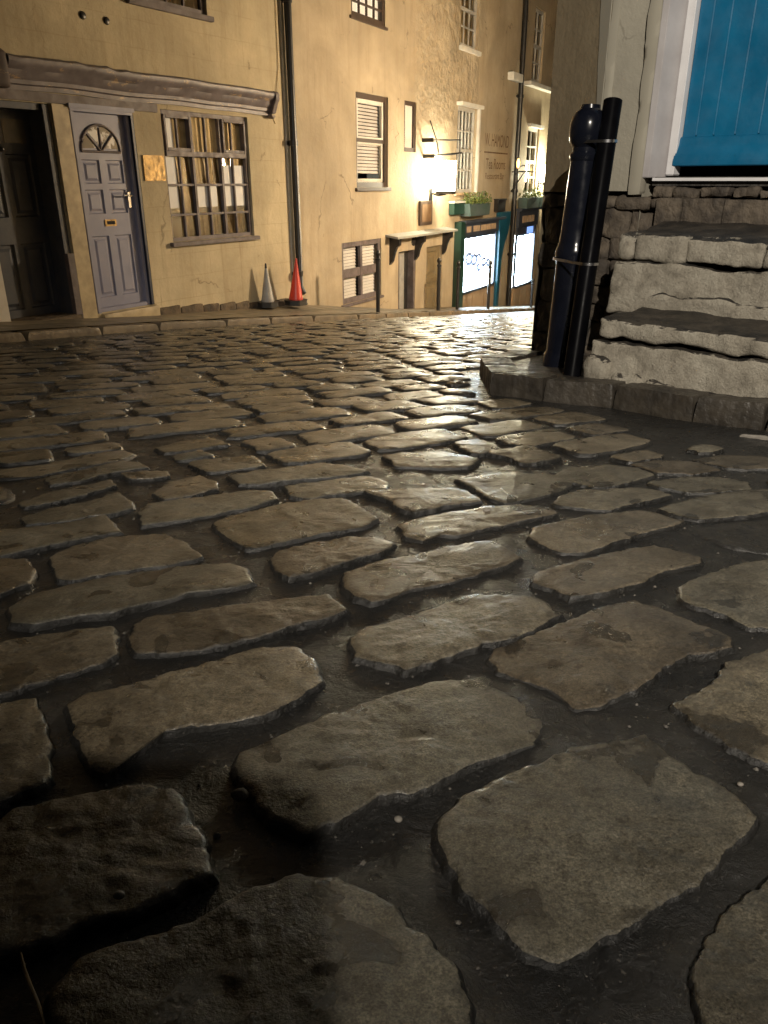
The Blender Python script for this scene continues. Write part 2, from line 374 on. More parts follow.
def wall_panel(mb, F, s0, s1, z0, z1, holes, depth=.14, mi=0, o=0.0, grid=.6):
    """plastered sheet with true openings and reveals; UV = metres along / up"""
    S = sorted({s0, s1, *[c for h in holes for c in h[:2]]}); Z = sorted({z0, z1, *[c for h in holes for c in h[2:4]]})
    S = [s for s in S if s0 <= s <= s1]; Z = [z for z in Z if z0 <= z <= z1]
    for a, b in zip(S, S[1:]):
        for c, d in zip(Z, Z[1:]):
            ms, mz = (a+b)/2, (c+d)/2
            if any(h[0] < ms < h[1] and h[2] < mz < h[3] for h in holes): continue
            mb.quad(F.pt(a, c, o), F.pt(b, c, o), F.pt(b, d, o), F.pt(a, d, o), mi, [(a, c), (b, c), (b, d), (a, d)])
    for h in holes:
        a, b, c, d = h[:4]; dp = h[4] if len(h) > 4 else depth
        for p, q in (((a, c), (a, d)), ((b, d), (b, c)), ((a, d), (b, d)), ((b, c), (a, c))):
            mb.quad(F.pt(*p, o), F.pt(*q, o), F.pt(*q, o-dp), F.pt(*p, o-dp), mi,
                    [p, q, (q[0]+dp, q[1]+dp), (p[0]+dp, p[1]+dp)])

def rough_block(mb, F, s0, s1, z0, z1, o0, o1, res=.022, amp=.008, rnd=.02, seed=0, mi=0, zlean=0., end=None):
    """hewn block: rounded box, front/top/ends subdivided and knocked about"""
    def sub(a, b): n = max(2, int(round((b-a)/res))); return [a+(b-a)*i/n for i in range(n+1)]
    S, Z, O = sub(s0, s1), sub(z0, z1), sub(o0, o1)
    rn = min(rnd, (s1-s0)*.45, (z1-z0)*.45, (o1-o0)*.45)
    def P(s, z, o):
        q = V((s, z, o)); c = V((min(max(s, s0+rn), s1-rn), min(max(z, z0+rn), z1-rn), min(max(o, o0+rn), o1-rn)))
        d = q-c; l = d.length
        if l > 1e-9: q = c+d/l*rn; dr = d/l
        else: dr = V((0, 0, 1))
        k = noise.noise(V((s*4+seed*7.3, z*4, o*4)))*amp*1.3+noise.noise(V((s*13+seed*3.1, z*13, o*13)))*amp*.8+noise.noise(V((s*34, z*34+seed, o*34)))*amp*.4
        q += dr*k
        return F.pt(q.x, q.y+zlean*(q.x-s0), q.z)
    def grid(A, B, fn):
        vs = [fn(a, b) for a in A for b in B]; nb = len(B)
        mb.add(vs, [[i*nb+j, (i+1)*nb+j, (i+1)*nb+j+1, i*nb+j+1] for i in range(len(A)-1) for j in range(nb-1)], mi)
    grid(S, Z, lambda a, b: P(a, b, o1)); grid(S, O, lambda a, b: P(a, z1, b)); grid(S, O, lambda a, b: P(a, z0, b))
    grid(Z, O, lambda a, b: P(s0, a, b)); grid(Z, O, lambda a, b: P(s1, a, b))

def stone(mb, poly, base, rise, deep, n, rings, seed, amp=.006, bevel=.12, crown=.3, jag=1., chaikin=2, mi_top=0, mi_side=1, nz=1.):
    """a worn stone from its plan outline: jagged arris, rounded shoulders, uneven top"""
    P = [V((p[0], p[1])) for p in poly]
    for _ in range(chaikin):
        Q = []
        for i in range(len(P)):
            a, b = P[i], P[(i+1) % len(P)]; Q += [a*.75+b*.25, a*.25+b*.75]
        P = Q
    L = [0.]
    for i in range(len(P)): L.append(L[-1]+(P[(i+1) % len(P)]-P[i]).length)
    out = []; j = 0
    for k in range(n):
        t = L[-1]*k/n
        while L[j+1] < t: j += 1
        w = (t-L[j])/max(1e-9, L[j+1]-L[j]); out.append(P[j].lerp(P[(j+1) % len(P)], w))
    c = sum(out, V((0, 0)))/n; A = L[-1]/6.
    for k, p in enumerate(out):
        d = (p-c).normalized()
        out[k] = p+d*jag*(amp*noise.noise(V((p.x*14, p.y*14, seed*1.7)))+amp*.75*noise.noise(V((p.x*45, p.y*45, seed)))+amp*.35*noise.noise(V((p.x*120, p.y*120, seed))))
    prof = [(0., -deep, 1), (0., .1*rise, 1)]
    inner = [bevel*.12, bevel*.3, bevel*.6, bevel]+[bevel+(1-bevel)*(i+1)/(rings-5) for i in range(rings-6)]
    for t in inner:
        if t <= bevel: h = rise*(.1+.9*math.sin(min(1, t/bevel)*math.pi/2)**.7*(1-crown*.5))
        else: h = rise*(.1+.9*(1-crown*.5)+.9*crown*.5*(1-((1-t)/(1-bevel))**2))
        prof.append((t, h, 0))
    vs = []; tiltx = noise.noise(V((seed*3.3, 1, 2)))*.05; tilty = noise.noise(V((seed*2.1, 5, 2)))*.05; jag = jag*(1.1+.8*noise.noise(V((seed*1.9, 7, 4)))); crown = crown*(1.2+.9*noise.noise(V((seed*2.7, 3, 9))))
    for t, h, sd in prof:
        for p in out:
            q = p.lerp(c, t)
            z = base(q.x, q.y)+h
            if h > 0:
                w = min(1., h/rise)
                z += w*((q.x-c.x)*tiltx+(q.y-c.y)*tilty)+nz*w*(.0042*noise.noise(V((q.x*9, q.y*9, seed*1.3)))+.0022*noise.noise(V((q.x*28, q.y*28, seed)))+.0018*noise.noise(V((q.x*70, q.y*70, seed))))
            vs.append((q.x, q.y, z))
    qz = base(c.x, c.y)+rise
    vs.append((c.x, c.y, sum(v[2] for v in vs[-n:])/n))
    b = len(mb.v); mb.v += [V(v) for v in vs]
    for r_ in range(len(prof)-1):
        for k in range(n):
            mb.f.append([b+r_*n+k, b+r_*n+(k+1) % n, b+(r_+1)*n+(k+1) % n, b+(r_+1)*n+k])
            mb.m.append(mi_side if r_ < 4 else mi_top); mb.uv.append(None)  # setts: dark tarry sides carried up the bevel to paint shade over lit rims
    for k in range(n):
        mb.f.append([b+(len(prof)-1)*n+k, b+(len(prof)-1)*n+(k+1) % n, b+len(prof)*n]); mb.m.append(mi_top); mb.uv.append(None)

def text_mesh(name, body, F, s, z, o, height, width, material, parent, depth=.003):
    cu = bpy.data.curves.new(name, 'FONT'); cu.body = body; cu.size = 1.; cu.extrude = .0; cu.resolution_u = 3
    ob = bpy.data.objects.new(name, cu); COL.objects.link(ob)
    dg = bpy.context.evaluated_depsgraph_get(); me = bpy.data.meshes.new_from_object(ob.evaluated_get(dg))
    bpy.data.objects.remove(ob)
    xs = [v.co.x for v in me.vertices]; ys = [v.co.y for v in me.vertices]
    x0, x1, y0, y1 = min(xs), max(xs), min(ys), max(ys)
    mb = MB(); mb.add([F.pt(s+(v.co.x-x0)/(x1-x0)*width, z+(v.co.y-y0)/(y1-y0)*height, o) for v in me.vertices], [list(p.vertices) for p in me.polygons])
    bpy.data.meshes.remove(me)
    return mb.build(name, material, parent)

# ------------------------------------------------------------------ world, camera, view
w = bpy.data.worlds.new('World'); sc.world = w; w.use_nodes = True
wn = w.node_tree; sky = wn.nodes.new('ShaderNodeTexSky'); sky.sky_type = 'NISHITA'; sky.sun_disc = False
sky.sun_elevation = R(-3); sky.sun_rotation = R(200)
bg = wn.nodes['Background']; wn.links.new(sky.outputs[0], bg.inputs[0]); bg.inputs[1].default_value = .06
sl = bpy.data.lights.new('moon', 'SUN'); sl.energy = .01; sl.angle = R(.5); sl.color = (.8, .88, 1.)
so = bpy.data.objects.new('moon', sl); COL.objects.link(so); so.rotation_euler = (R(40), 0, R(-20))
cam = bpy.data.cameras.new('camera'); co_ = bpy.data.objects.new('camera', cam); COL.objects.link(co_)
co_.rotation_euler = (R(90)-PITCH, 0, 0); cam.sensor_fit = 'VERTICAL'; cam.sensor_height = 24; cam.lens = 24*FPX/1024
cam.clip_start = .02; cam.clip_end = 500; sc.camera = co_
sc.view_settings.view_transform = 'Standard'; sc.view_settings.look = 'None'
sc.view_settings.exposure = 0; sc.view_settings.gamma = 1; sc.view_settings.use_curve_mapping = False
sc.render.engine = 'CYCLES'; sc.cycles.use_denoising = True; sc.cycles.max_bounces = 8; sc.cycles.sample_clamp_indirect = 14.

# ------------------------------------------------------------------ edges of the road
def left_kerb(s, w_):   # s measured along cottage frame, continues along terrace
    return LF.pt(s, 0, w_) if s <= 2.75 else FF.pt(s-2.83, 0, w_)
KERB_PX = [(480, 357), (484, 364), (491, 373), (544, 379), (615, 385), (696, 397), (768, 405)]
KTOP = .095
front = [ground_at(x, y, KTOP) for x, y in KERB_PX]
dlast = V((.74, -.67, 0)).normalized()
front += [front[-1]+dlast*.8, front[-1]+dlast*1.7]
front = [V((p.x, p.y)) for p in front]
back = [ground_at(518, 349, KTOP), ground_at(540, 344, KTOP)]
plinth_poly = front+[V((3.2, 2.9)), V((1.3, 5.2))]+[V((b.x, b.y)) for b in back[::-1]]
def inside(p, poly):
    c = False; n = len(poly)
    for i in range(n):
        a, b = poly[i], poly[i-1]
        if (a[1] > p[1]) != (b[1] > p[1]) and p[0] < (b[0]-a[0])*(p[1]-a[1])/(b[1]-a[1])+a[0]: c = not c
    return c
def seg_d(p, a, b):
    ab = b-a; t = max(0, min(1, (p-a).dot(ab)/ab.length_squared)); return (p-a-ab*t).length
def poly_d(p, poly): return min(seg_d(p, V(poly[i]), V(poly[i-1])) for i in range(len(poly)))
KW = .95
def on_road(p):
    P3 = V((p.x, p.y, 0))
    if (P3-LF.O).dot(LF.n) < KW+.02 or (P3-FF.O).dot(FF.n) < KW+.02: return False
    if inside(p, plinth_poly) or poly_d(p, plinth_poly) < .03: return False
    if p.y > 4.6 and (P3-HF.O).dot(HF.n) < .1: return False
    return True

# ------------------------------------------------------------------ ground sheet, road bed
g = MB(); xs = [-70, -30, -12, -6, 0, 6, 12, 30, 70]; ys = [-60, -20, -4, 2, 6, 9, 14, 22, 40, 90]
vs = [(x, y, road(x, y)-.35) for x in xs for y in ys]; nb = len(ys)
g.add(vs, [[i*nb+j, (i+1)*nb+j, (i+1)*nb+j+1, i*nb+j+1] for i in range(len(xs)-1) for j in range(nb-1)])
struct(g.build('ground', mat('dark_earth', (.05, .045, .035), (.08, .07, .055), 2, .8)))

rb = MB()
def sheet(mb, x0, x1, y0, y1, nx, ny, fz, mi=0):
    vs = []; m_ = ny+1
    for i in range(nx+1):
        for j in range(ny+1):
            x = x0+(x1-x0)*i/nx; y = y0+(y1-y0)*j/ny; vs.append((x, y, fz(x, y)))
    mb.add(vs, [[i*m_+j, (i+1)*m_+j, (i+1)*m_+j+1, i*m_+j+1] for i in range(nx) for j in range(ny)], mi)
def bed(x, y):
    return road(x, y)-.0045+.006*noise.noise(V((x*5, y*5, 3)))+.004*noise.noise(V((x*17, y*17, 8)))+.0016*noise.noise(V((x*50, y*50, 4)))
sheet(rb, -1.6, 1.9, .1, 3.0, 190, 160, bed)
sheet(rb, -1.6, 1.9, 3.0, 24, 50, 240, bed); sheet(rb, -6, -1.6, .1, 24, 40, 160, bed); sheet(rb, 1.9, 9, .1, 24, 50, 160, bed)
sheet(rb, -6, 9, -8, .1, 60, 40, bed)
road_ob = struct(rb.build('road', M['mortar'], smooth=60))
road_ob['label'] = 'steep narrow street paved with worn wet stone setts'

TR = [
[(645,734),(699,768),(727,784),(756,815),(746,832),(712,867),(655,905),(615,930),(585,950),(559,963),(522,953),(503,928),(470,890),(450,868),(434,840),(440,815),(463,793),(512,770),(572,747)],
[(240,752),(275,738),(330,712),(390,692),(430,677),(478,674),(512,690),(542,703),(545,720),(535,737),(512,745),(456,767),(409,790),(379,792),(343,815),(303,835),(270,820),(250,790),(236,765)],
[(635,599),(672,613),(732,637),(734,647),(715,653),(685,655),(662,667),(629,688),(599,703),(579,704),(555,690),(530,678),(500,667),(487,656),(492,645),(525,634),(565,620),(600,607)],
[(655,544),(675,548),(703,556),(700,562),(665,570),(640,580),(612,590),(585,595),(571,597),(555,588),(530,582),(533,573),(560,565),(600,555),(630,547)],
[(560,522),(590,515),(640,510),(665,514),(688,520),(668,527),(640,532),(610,542),(580,551),(562,552),(545,545),(528,535),(535,527)],
[(768,560),(740,564),(700,577),(681,585),(680,596),(700,605),(730,615),(750,625),(768,626),(800,622),(830,590),(805,565)],
[(790,640),(768,648),(725,662),(716,680),(690,695),(673,702),(699,723),(729,743),(768,760),(810,768),(850,730),(840,670)],
[(775,868),(739,903),(715,935),(699,952),(690,977),(700,1010),(715,1045),(760,1080),(840,1060),(860,960),(820,880)],
[(80,957),(113,943),(160,935),(200,923),(233,900),(256,890),(299,875),(333,875),(346,883),(369,888),(399,903),(416,923),(436,937),(456,963),(473,997),(476,1024),(470,1060),(400,1110),(250,1140),(120,1120),(60,1060),(50,1000),(57,977)],
[(0,818),(20,807),(67,795),(100,788),(143,783),(167,788),(183,803),(200,833),(213,873),(187,885),(133,910),(83,923),(20,947),(-10,950),(-60,930),(-80,870),(-40,830)],
[(68,703),(83,693),(113,688),(173,672),(256,648),(296,644),(316,660),(328,677),(306,690),(269,712),(233,720),(207,723),(167,727),(133,753),(103,773),(87,765),(75,733)],
[(0,702),(35,698),(42,715),(48,750),(50,775),(35,787),(0,798),(-40,810),(-70,790),(-60,725)],
[(0,642),(43,633),(110,624),(118,633),(115,653),(93,663),(60,673),(20,685),(0,692),(-60,705),(-80,680),(-50,652)],
[(131,623),(147,615),(187,612),(256,602),(283,597),(329,593),(349,607),(323,617),(293,623),(256,635),(213,645),(160,652),(133,652),(128,640)],
[(8,607),(23,597),(100,578),(167,568),(233,560),(248,566),(257,580),(233,587),(187,592),(143,602),(113,612),(83,615),(33,625),(10,623)],
[(48,557),(67,545),(110,535),(167,532),(183,540),(203,555),(167,563),(117,570),(80,578),(58,578)],
[(0,530),(57,523),(107,513),(122,530),(83,537),(30,548),(0,555),(-40,560),(-50,540)],
[(0,558),(27,559),(33,572),(28,582),(0,592),(-30,597),(-45,570)],
[(137,512),(147,505),(200,497),(256,489),(274,490),(278,497),(256,504),(213,513),(170,521),(143,524)],
[(213,521),(225,515),(256,509),(290,501),(316,497),(343,497),(366,507),(380,517),(363,525),(313,533),(276,542),(256,547),(245,546),(225,534)],
[(269,557),(279,550),(309,542),(356,536),(383,537),(396,542),(379,552),(343,560),(316,570),(289,577),(276,568)],
[(343,572),(373,563),(416,555),(463,543),(493,538),(503,543),(522,555),(505,564),(489,568),(449,580),(409,588),(389,597),(373,601),(353,595),(344,583)],
[(396,524),(429,515),(486,506),(520,502),(553,505),(560,511),(512,521),(463,532),(440,534),(423,540),(408,536)],
[(349,637),(366,627),(406,615),(443,603),(473,595),(512,593),(542,597),(562,612),(552,617),(535,627),(512,637),(469,646),(433,660),(406,668),(389,663),(353,655)],
[(365,491),(400,488),(443,487),(470,490),(483,500),(443,504),(415,512),(400,508),(385,497)],
[(285,485),(330,479),(366,475),(386,480),(388,487),(340,492),(310,498),(290,494)],
[(456,478),(480,475),(512,472),(550,473),(575,482),(560,490),(535,497),(505,502),(490,498),(470,485)],
[(228,475),(256,470),(320,462),(345,464),(372,470),(340,475),(300,478),(260,483),(240,483)],
[(383,455),(400,452),(440,451),(480,458),(468,465),(430,467),(395,465)],
[(560,495),(585,489),(630,487),(660,489),(672,494),(640,500),(610,508),(575,506),(552,502)],
[(648,482),(680,477),(720,476),(750,482),(752,488),(715,491),(690,491),(660,486)],
[(660,507),(700,495),(740,489),(775,488),(800,492),(800,503),(768,510),(730,515),(700,519),(675,514)],
[(550,475),(570,467),(610,465),(640,468),(655,475),(620,483),(595,486),(570,480)],
[(630,464),(660,460),(700,462),(722,469),(690,473),(660,472)],
[(692,459),(720,455),(760,457),(790,462),(790,468),(730,467)],
[(685,528),(720,520),(768,515),(800,518),(810,540),(770,550),(730,545)],
[(20,517),(50,508),(100,498),(118,493),(130,500),(133,507),(110,512),(60,520),(25,522)],
[(152,492),(170,482),(200,475),(215,480),(218,487),(190,494),(165,498)],
[(45,478),(80,470),(120,460),(140,462),(148,467),(110,472),(80,480),(50,484)],
[(0,468),(50,462),(90,453),(125,449),(137,453),(120,459),(80,466),(40,474),(0,477),(-20,472)],
[(20,502),(45,493),(80,485),(110,479),(117,484),(90,492),(55,500),(25,506)],
[(155,447),(180,440),(215,437),(230,443),(200,447),(165,452)],
]
SETT_LABEL = {0: 'large pale sett with dark damp blotches', 1: 'long sett with a shaded dark left end', 2: 'thick pale sett with a rough front edge',
              8: 'broad brown sett fading into the dark', 10: 'long smooth olive brown sett', 35: 'dark sunken sett coated in tar'}
plans = []
for i, px in enumerate(TR):
    q = [ground_at(x, y, .008) for x, y in px]
    q = [p.xy for p in q]; c = sum(q, V((0, 0)))/len(q)
    plans.append(([p+(p-c).normalized()*.007 for p in q], SETT_LABEL.get(i)))
traced = [p for p, _ in plans]
bbs = [(min(v.x for v in t), max(v.x for v in t), min(v.y for v in t), max(v.y for v in t)) for t in traced]
def clear(poly, gap=.02):
    pts = []
    for i in range(len(poly)):
        a, b = poly[i], poly[(i+1) % len(poly)]; pts += [a, a.lerp(b, .33), a.lerp(b, .67)]
    c = sum(poly, V((0, 0)))/len(poly); pts += [c]+[p.lerp(c, .5) for p in poly]
    for t, bb in zip(traced, bbs):
        for p in pts:
            if bb[0]-.05 < p.x < bb[1]+.05 and bb[2]-.05 < p.y < bb[3]+.05 and (inside(p, t) or poly_d(p, t) < gap): return False
        for v in t:
            if inside(v, poly): return False
    return True
rnd = random.Random(11)
rows = [-2.2+.21*i for i in range(11)]+[.2, .427, .66, .914, 1.15, 1.335, 1.56, 1.785, 1.957]
v = 1.957
while v < 18: v += .185+.02*rnd.random(); rows.append(v)
filler = []
for v0 in rows:
    u = -9+rnd.random()*.4
    while u < 15:
        L_ = rnd.uniform(.24, .45); W0 = rnd.uniform(.16, .195)
        far = max(0., (v0-2)/6.)
        th = R(30-10*min(1, far)); cu, su = math.cos(th), math.sin(th)
        done = False
        for l_, sh, W_ in ((L_, 0, W0), (L_*.62, 0, W0), (L_*.62, L_*.38, W0), (L_*.42, 0, W0), (L_*.42, L_*.55, W0), (L_*.5, 0, W0*.7), (L_*.5, L_*.4, W0*.7), (.13, .05, .09), (.12, .22, .08)):
            vv = v0+.05*noise.noise(V((u*.5, v0, 0)))
            def W(a, b): return V((a*cu-b*su, a*su+b*cu))
            cen = W(u+sh+l_/2, vv)
            if not (-4.2 < cen.x < 8 and -1.2 < cen.y < 19): break
            e = lambda k: rnd.uniform(-k, k)
            h = W_/2
            poly = [W(u+sh+e(.02), vv-h+e(.014)), W(u+sh+l_*.5, vv-h+e(.012)), W(u+sh+l_+e(.02), vv-h+e(.014)),
                    W(u+sh+l_+e(.015), vv), W(u+sh+l_+e(.02), vv+h+e(.014)), W(u+sh+l_*.5, vv+h+e(.012)), W(u+sh+e(.02), vv+h+e(.014)), W(u+sh+e(.015), vv)]
            if not all(on_road(p) for p in poly): continue
            dk = min(poly_d(p, front[1:]+[V((9, -9))]) for p in poly) if cen.y < 4.2 and cen.x > .3 else 9
            if dk < .22 and cen.x > .75: continue
            if cen.y < 2.7 and not clear(poly, .013): continue
            filler.append((poly, None)); done = True; break
        u += L_+rnd.uniform(.03, .055)
plans += filler
taken = [p for p, _ in plans]; circ = []
def circle(p): c = sum(p, V((0, 0)))/len(p); return c, max((q-c).length for q in p)
circ = [circle(p) for p in taken]
r3 = random.Random(23); extra = []
for trial in range(9000):
    l_, h_ = ((.30, .14), (.22, .13), (.18, .11), (.13, .085))[min(3, trial//2200)]
    l_ *= r3.uniform(.85, 1.15); h_ *= r3.uniform(.9, 1.1)
    cen = V((r3.uniform(-2.6, 2.4), r3.uniform(1.75, 4.6)))
    th = R(r3.uniform(20, 34)); cu, su = math.cos(th), math.sin(th)
    def W(a, b): return cen+V((a*cu-b*su, a*su+b*cu))
    e = lambda k: r3.uniform(-k, k)
    poly = [W(-l_/2+e(.012), -h_/2+e(.01)), W(e(.03), -h_/2+e(.01)), W(l_/2+e(.012), -h_/2+e(.01)), W(l_/2+e(.012), e(.02)), W(l_/2+e(.012), h_/2+e(.01)), W(e(.03), h_/2+e(.01)), W(-l_/2+e(.012), h_/2+e(.01)), W(-l_/2, e(.02))]
    if not all(on_road(p) for p in poly): continue
    if cen.x > .6 and poly_d(cen, plinth_poly) < .3: continue
    c, rr = circle(poly); bad = False
    for (c2, r2_), t in zip(circ, taken):
        if (c2-c).length > rr+r2_+.012: continue
        pts = poly+[a.lerp(b, .5) for a, b in zip(poly, poly[1:]+poly[:1])]+[c]
        if any(inside(p, t) or poly_d(p, t) < .010 for p in pts) or any(inside(v_, poly) for v_ in t): bad = True; break
    if bad: continue
    extra.append((poly, None)); taken.append(poly); circ.append((c, rr))
plans += extra
def proj(p):
    d = V((p.x, p.y, road(p.x, p.y))); f_ = d.y*CP-d.z*SP; u_ = d.y*SP+d.z*CP
    return (384+FPX*d.x/f_, 512-FPX*u_/f_) if f_ > .05 else None
def shown(poly):
    q = [proj(p) for p in poly]
    if any(p is None for p in q): return 0
    q = [(min(max(x, 0), 768), min(max(y, 0), 1024)) for x, y in q]
    return abs(sum(q[i][0]*q[i-1][1]-q[i-1][0]*q[i][1] for i in range(len(q))))/2
plans = [(shown(p), k, p, l) for k, (p, l) in enumerate(plans)]
plans.sort(key=lambda t: -t[0])
rest = MB()
for rank, (area, k, poly, lab) in enumerate(plans):
    c = sum(poly, V((0, 0)))/len(poly); dist = c.length
    rise = .021+.005*noise.noise(V((k*1.7, 2, 3)))
    if lab and 'sunken' in lab: rise = .012
    base = lambda x, y: road(x, y)-.012
    if rank < 100:
        near = dist < 2.4
        mb = MB(); stone(mb, poly, base, rise, .03, 220 if dist < 1.3 else 120 if near else 64, 22 if dist < 1.3 else 14 if near else 9, k, .0075 if near else .008, .075 if near else .11, .20, chaikin=0 if k < len(TR) else 1)
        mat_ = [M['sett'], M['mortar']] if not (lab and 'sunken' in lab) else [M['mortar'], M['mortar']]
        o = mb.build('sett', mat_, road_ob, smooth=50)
        if lab: o['label'] = lab
    else:
        big = dist < 6
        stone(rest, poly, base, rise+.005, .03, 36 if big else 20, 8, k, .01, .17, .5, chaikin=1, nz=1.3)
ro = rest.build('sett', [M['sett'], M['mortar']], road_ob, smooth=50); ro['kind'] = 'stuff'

gr = MB(); r4 = random.Random(4); near_p = [p for p in taken if sum(p, V((0, 0))).length/len(p) < 2.6]; n_g = 0
while n_g < 650:
    q = V((r4.uniform(-1.2, 1.3), r4.uniform(.3, 2.4)))
    if any((inside(q, t)) for t in near_p): continue
    n_g += 1; rad = .0009+.0032*r4.random()**3; z0 = bed(q.x, q.y)+rad*.3
    ring = [V((q.x+rad*r4.uniform(.7, 1.4)*math.cos(a_*1.2566), q.y+rad*r4.uniform(.7, 1.3)*math.sin(a_*1.2566), z0+rad*r4.uniform(-.2, .3))) for a_ in range(5)]
    gr.add(ring+[V((q.x, q.y, z0+rad*.9)), V((q.x, q.y, z0-rad))], [[i, (i+1) % 5, 5] for i in range(5)]+[[(i+1) % 5, i, 6] for i in range(5)])
go = gr.build('grit', mat('joint_grit', (.12, .108, .09), (.035, .032, .028), 60, .7), None, (0, 1, road(0, 1))); go['kind'] = 'stuff'; go['label'] = 'loose pale grit caught in the dark joints between the front setts'

# ------------------------------------------------------------------ kerbs and pavements
def interp(tab, s):
    for (a, za), (b, zb) in zip(tab, tab[1:]):
        if s <= b or (b, zb) == tab[-1]: return za+(zb-za)*(s-a)/(b-a)
    return tab[-1][1]
BASE = [(-1.37, -1.13), (.42, -1.315), (2.24, -1.455), (2.83, -1.50), (5.93, -1.97), (8.36, -2.25), (11.04, -2.58), (13.95, -2.93)]
kerb = empty('kerb', left_kerb(0, KW), '', ''); del kerb['label'], kerb['category']; struct(kerb)
s = -5.; k = 0
while s < 19:
    l = rnd.uniform(.6, .95)
    pts = [left_kerb(s+.008, KW), left_kerb(s+l*.5, KW), left_kerb(s+l-.008, KW), left_kerb(s+l-.008, KW-.17), left_kerb(s+l*.5, KW-.17), left_kerb(s+.008, KW-.17)]
    mb = MB(); stone(mb, [(p.x, p.y) for p in pts], lambda x, y: road(x, y)-.01,   .07, .08, 72, 9, 500+k, .003, .07, .08, chaikin=0, mi_side=0)
    mb.build('kerbstone', [M['kerb']], kerb, smooth=50); s += l; k += 1
pv = MB(); prev = None; s = -6.
while s < 20:
    ki = left_kerb(s, KW-.16); kz = road(ki.x, ki.y)+.066
    wz = max(interp(BASE, s), kz-.05) if s > 2.6 else interp(BASE, s); rowp = []
    for t in range(7):
        o_ = (KW-.16)*(1-t/6)-(.02 if t == 6 else 0); p = left_kerb(s, o_); z = kz+(wz-kz)*t/6
        z += .008*noise.noise(V((p.x*3, p.y*3, 1))); rowp.append((V((p.x, p.y, z)), (s, o_)))
    if prev:
        for a in range(6):
            pv.quad(prev[a][0], rowp[a][0], rowp[a+1][0], prev[a+1][0], 0, [prev[a][1], rowp[a][1], rowp[a+1][1], prev[a+1][1]])
    prev = rowp; s += .2
struct(pv.build('pavement', M['flag'], smooth=40, weld=True))

corner_kerb = empty('kerb', (front[3].x, front[3].y, road(front[3].x, front[3].y)), '', ''); del corner_kerb['label'], corner_kerb['category']; struct(corner_kerb)
fl = [back[0].xy, back[0].xy.lerp(front[0], .5)]+front
inn = []
for i, p in enumerate(fl):
    a = fl[max(i-1, 0)]; b = fl[min(i+1, len(fl)-1)]; t = (b-a).normalized(); inn.append(p+V((-t.y, t.x))*.16)
for i in range(len(fl)-1):
    a, b, c, d = fl[i], fl[i+1], inn[i+1], inn[i]
    q = [a.lerp(b, .012), a.lerp(b, .5), a.lerp(b, .988), d.lerp(c, .98), d.lerp(c, .5), d.lerp(c, .02)]
    mb = MB(); stone(mb, q, lambda x, y: road(x, y)-.01, KTOP+.012, .08, 110, 12, 700+i, .004, .07, .06, chaikin=0, mi_side=0, nz=1.2)
    mb.build('kerbstone', [M['kerbdark']], corner_kerb, smooth=50)
cp = MB(); pp = [V((p.x, p.y, 0)) for p in inn]+[V((3.2, 2.9, 0)), V((1.6, 6., 0))]
cp.add([V((p.x, p.y, road(p.x, p.y)+KTOP-.014)) for p in pp]+[V((1.35, 3.7, road(1.35, 3.7)+KTOP-.006))],
       [[i, (i+1) % len(pp), len(pp)] for i in range(len(pp))])
struct(cp.build('pavement', M['kerbdark']))

# ------------------------------------------------------------------ windows
def window(root, F, s0, s1, z0, z1, cols, rows, fmat, rec=.1, fw=.05, bar=.018, back=None, backo=.08, sill=None, mull=(), name='window', glassmat=None, split=None, tilt=0., frame_o=0.):
    """fitted into an opening: frame + bars (one mesh), panes, what hangs behind, sill"""
    o1 = -rec+.045+frame_o; o0 = -rec+frame_o
    mb = MB()
    for a, b, c, d in ((s0, s0+fw, z0, z1), (s1-fw, s1, z0, z1), (s0+fw, s1-fw, z1-fw, z1), (s0+fw, s1-fw, z0, z0+fw)): mb.fbox(F, a, b, c, d, o0, o1)
    for x in mull: mb.fbox(F, x-fw*.45, x+fw*.45, z0+fw, z1-fw, o0+.001, o1+.002)
    for i in range(1, cols):
        x = s0+fw+(s1-s0-2*fw)*i/cols
        if all(abs(x-m_) > .03 for m_ in mull): mb.fbox(F, x-bar/2, x+bar/2, z0+fw, z1-fw, o0+.008, o1-.006)
    zr = [z0+fw+(z1-z0-2*fw)*i/rows for i in range(1, rows)] if isinstance(rows, int) else rows
    for z in zr:
        h = bar if split is None or abs(z-split) > .05 else bar*2.2
        mb.fbox(F, s0+fw, s1-fw, z-h/2, z+h/2, o0+.006, o1-.004 if h == bar else o1+.006)
    wo = mb.build(name, fmat, root, bevel=.003)
    if glassmat is not False:
        g_ = MB(); dt = tilt*(z1-z0)
        g_.quad(F.pt(s0+fw*.5, z0+fw*.5, o0+.018), F.pt(s1-fw*.5, z0+fw*.5, o0+.018), F.pt(s1-fw*.5, z1-fw*.5, o0+.018-dt), F.pt(s0+fw*.5, z1-fw*.5, o0+.018-dt))
        g_.build('pane', glassmat or M['glass'], wo, keep=True)
    if back:
        c_ = MB(); n = int((s1-s0)/.02); o_ = o0-backo*.1
        for i in range(n):
            a = s0+(s1-s0)*i/n; b = s0+(s1-s0)*(i+1)/n
            f_ = lambda x: o_+.006*math.sin(x*43)+.004*math.sin(x*101)
            c_.quad(F.pt(a, z0, f_(a)), F.pt(b, z0, f_(b)), F.pt(b, z1, f_(b)), F.pt(a, z1, f_(a)))
        c_.build('curtain', back, wo, smooth=80)
    if sill:
        q = MB(); q.fbox(F, s0-.05, s1+.05, z0-sill[1], z0-.002, -rec+.02, sill[0]); q.build('sill', sill[2], wo, bevel=.006)
    return wo
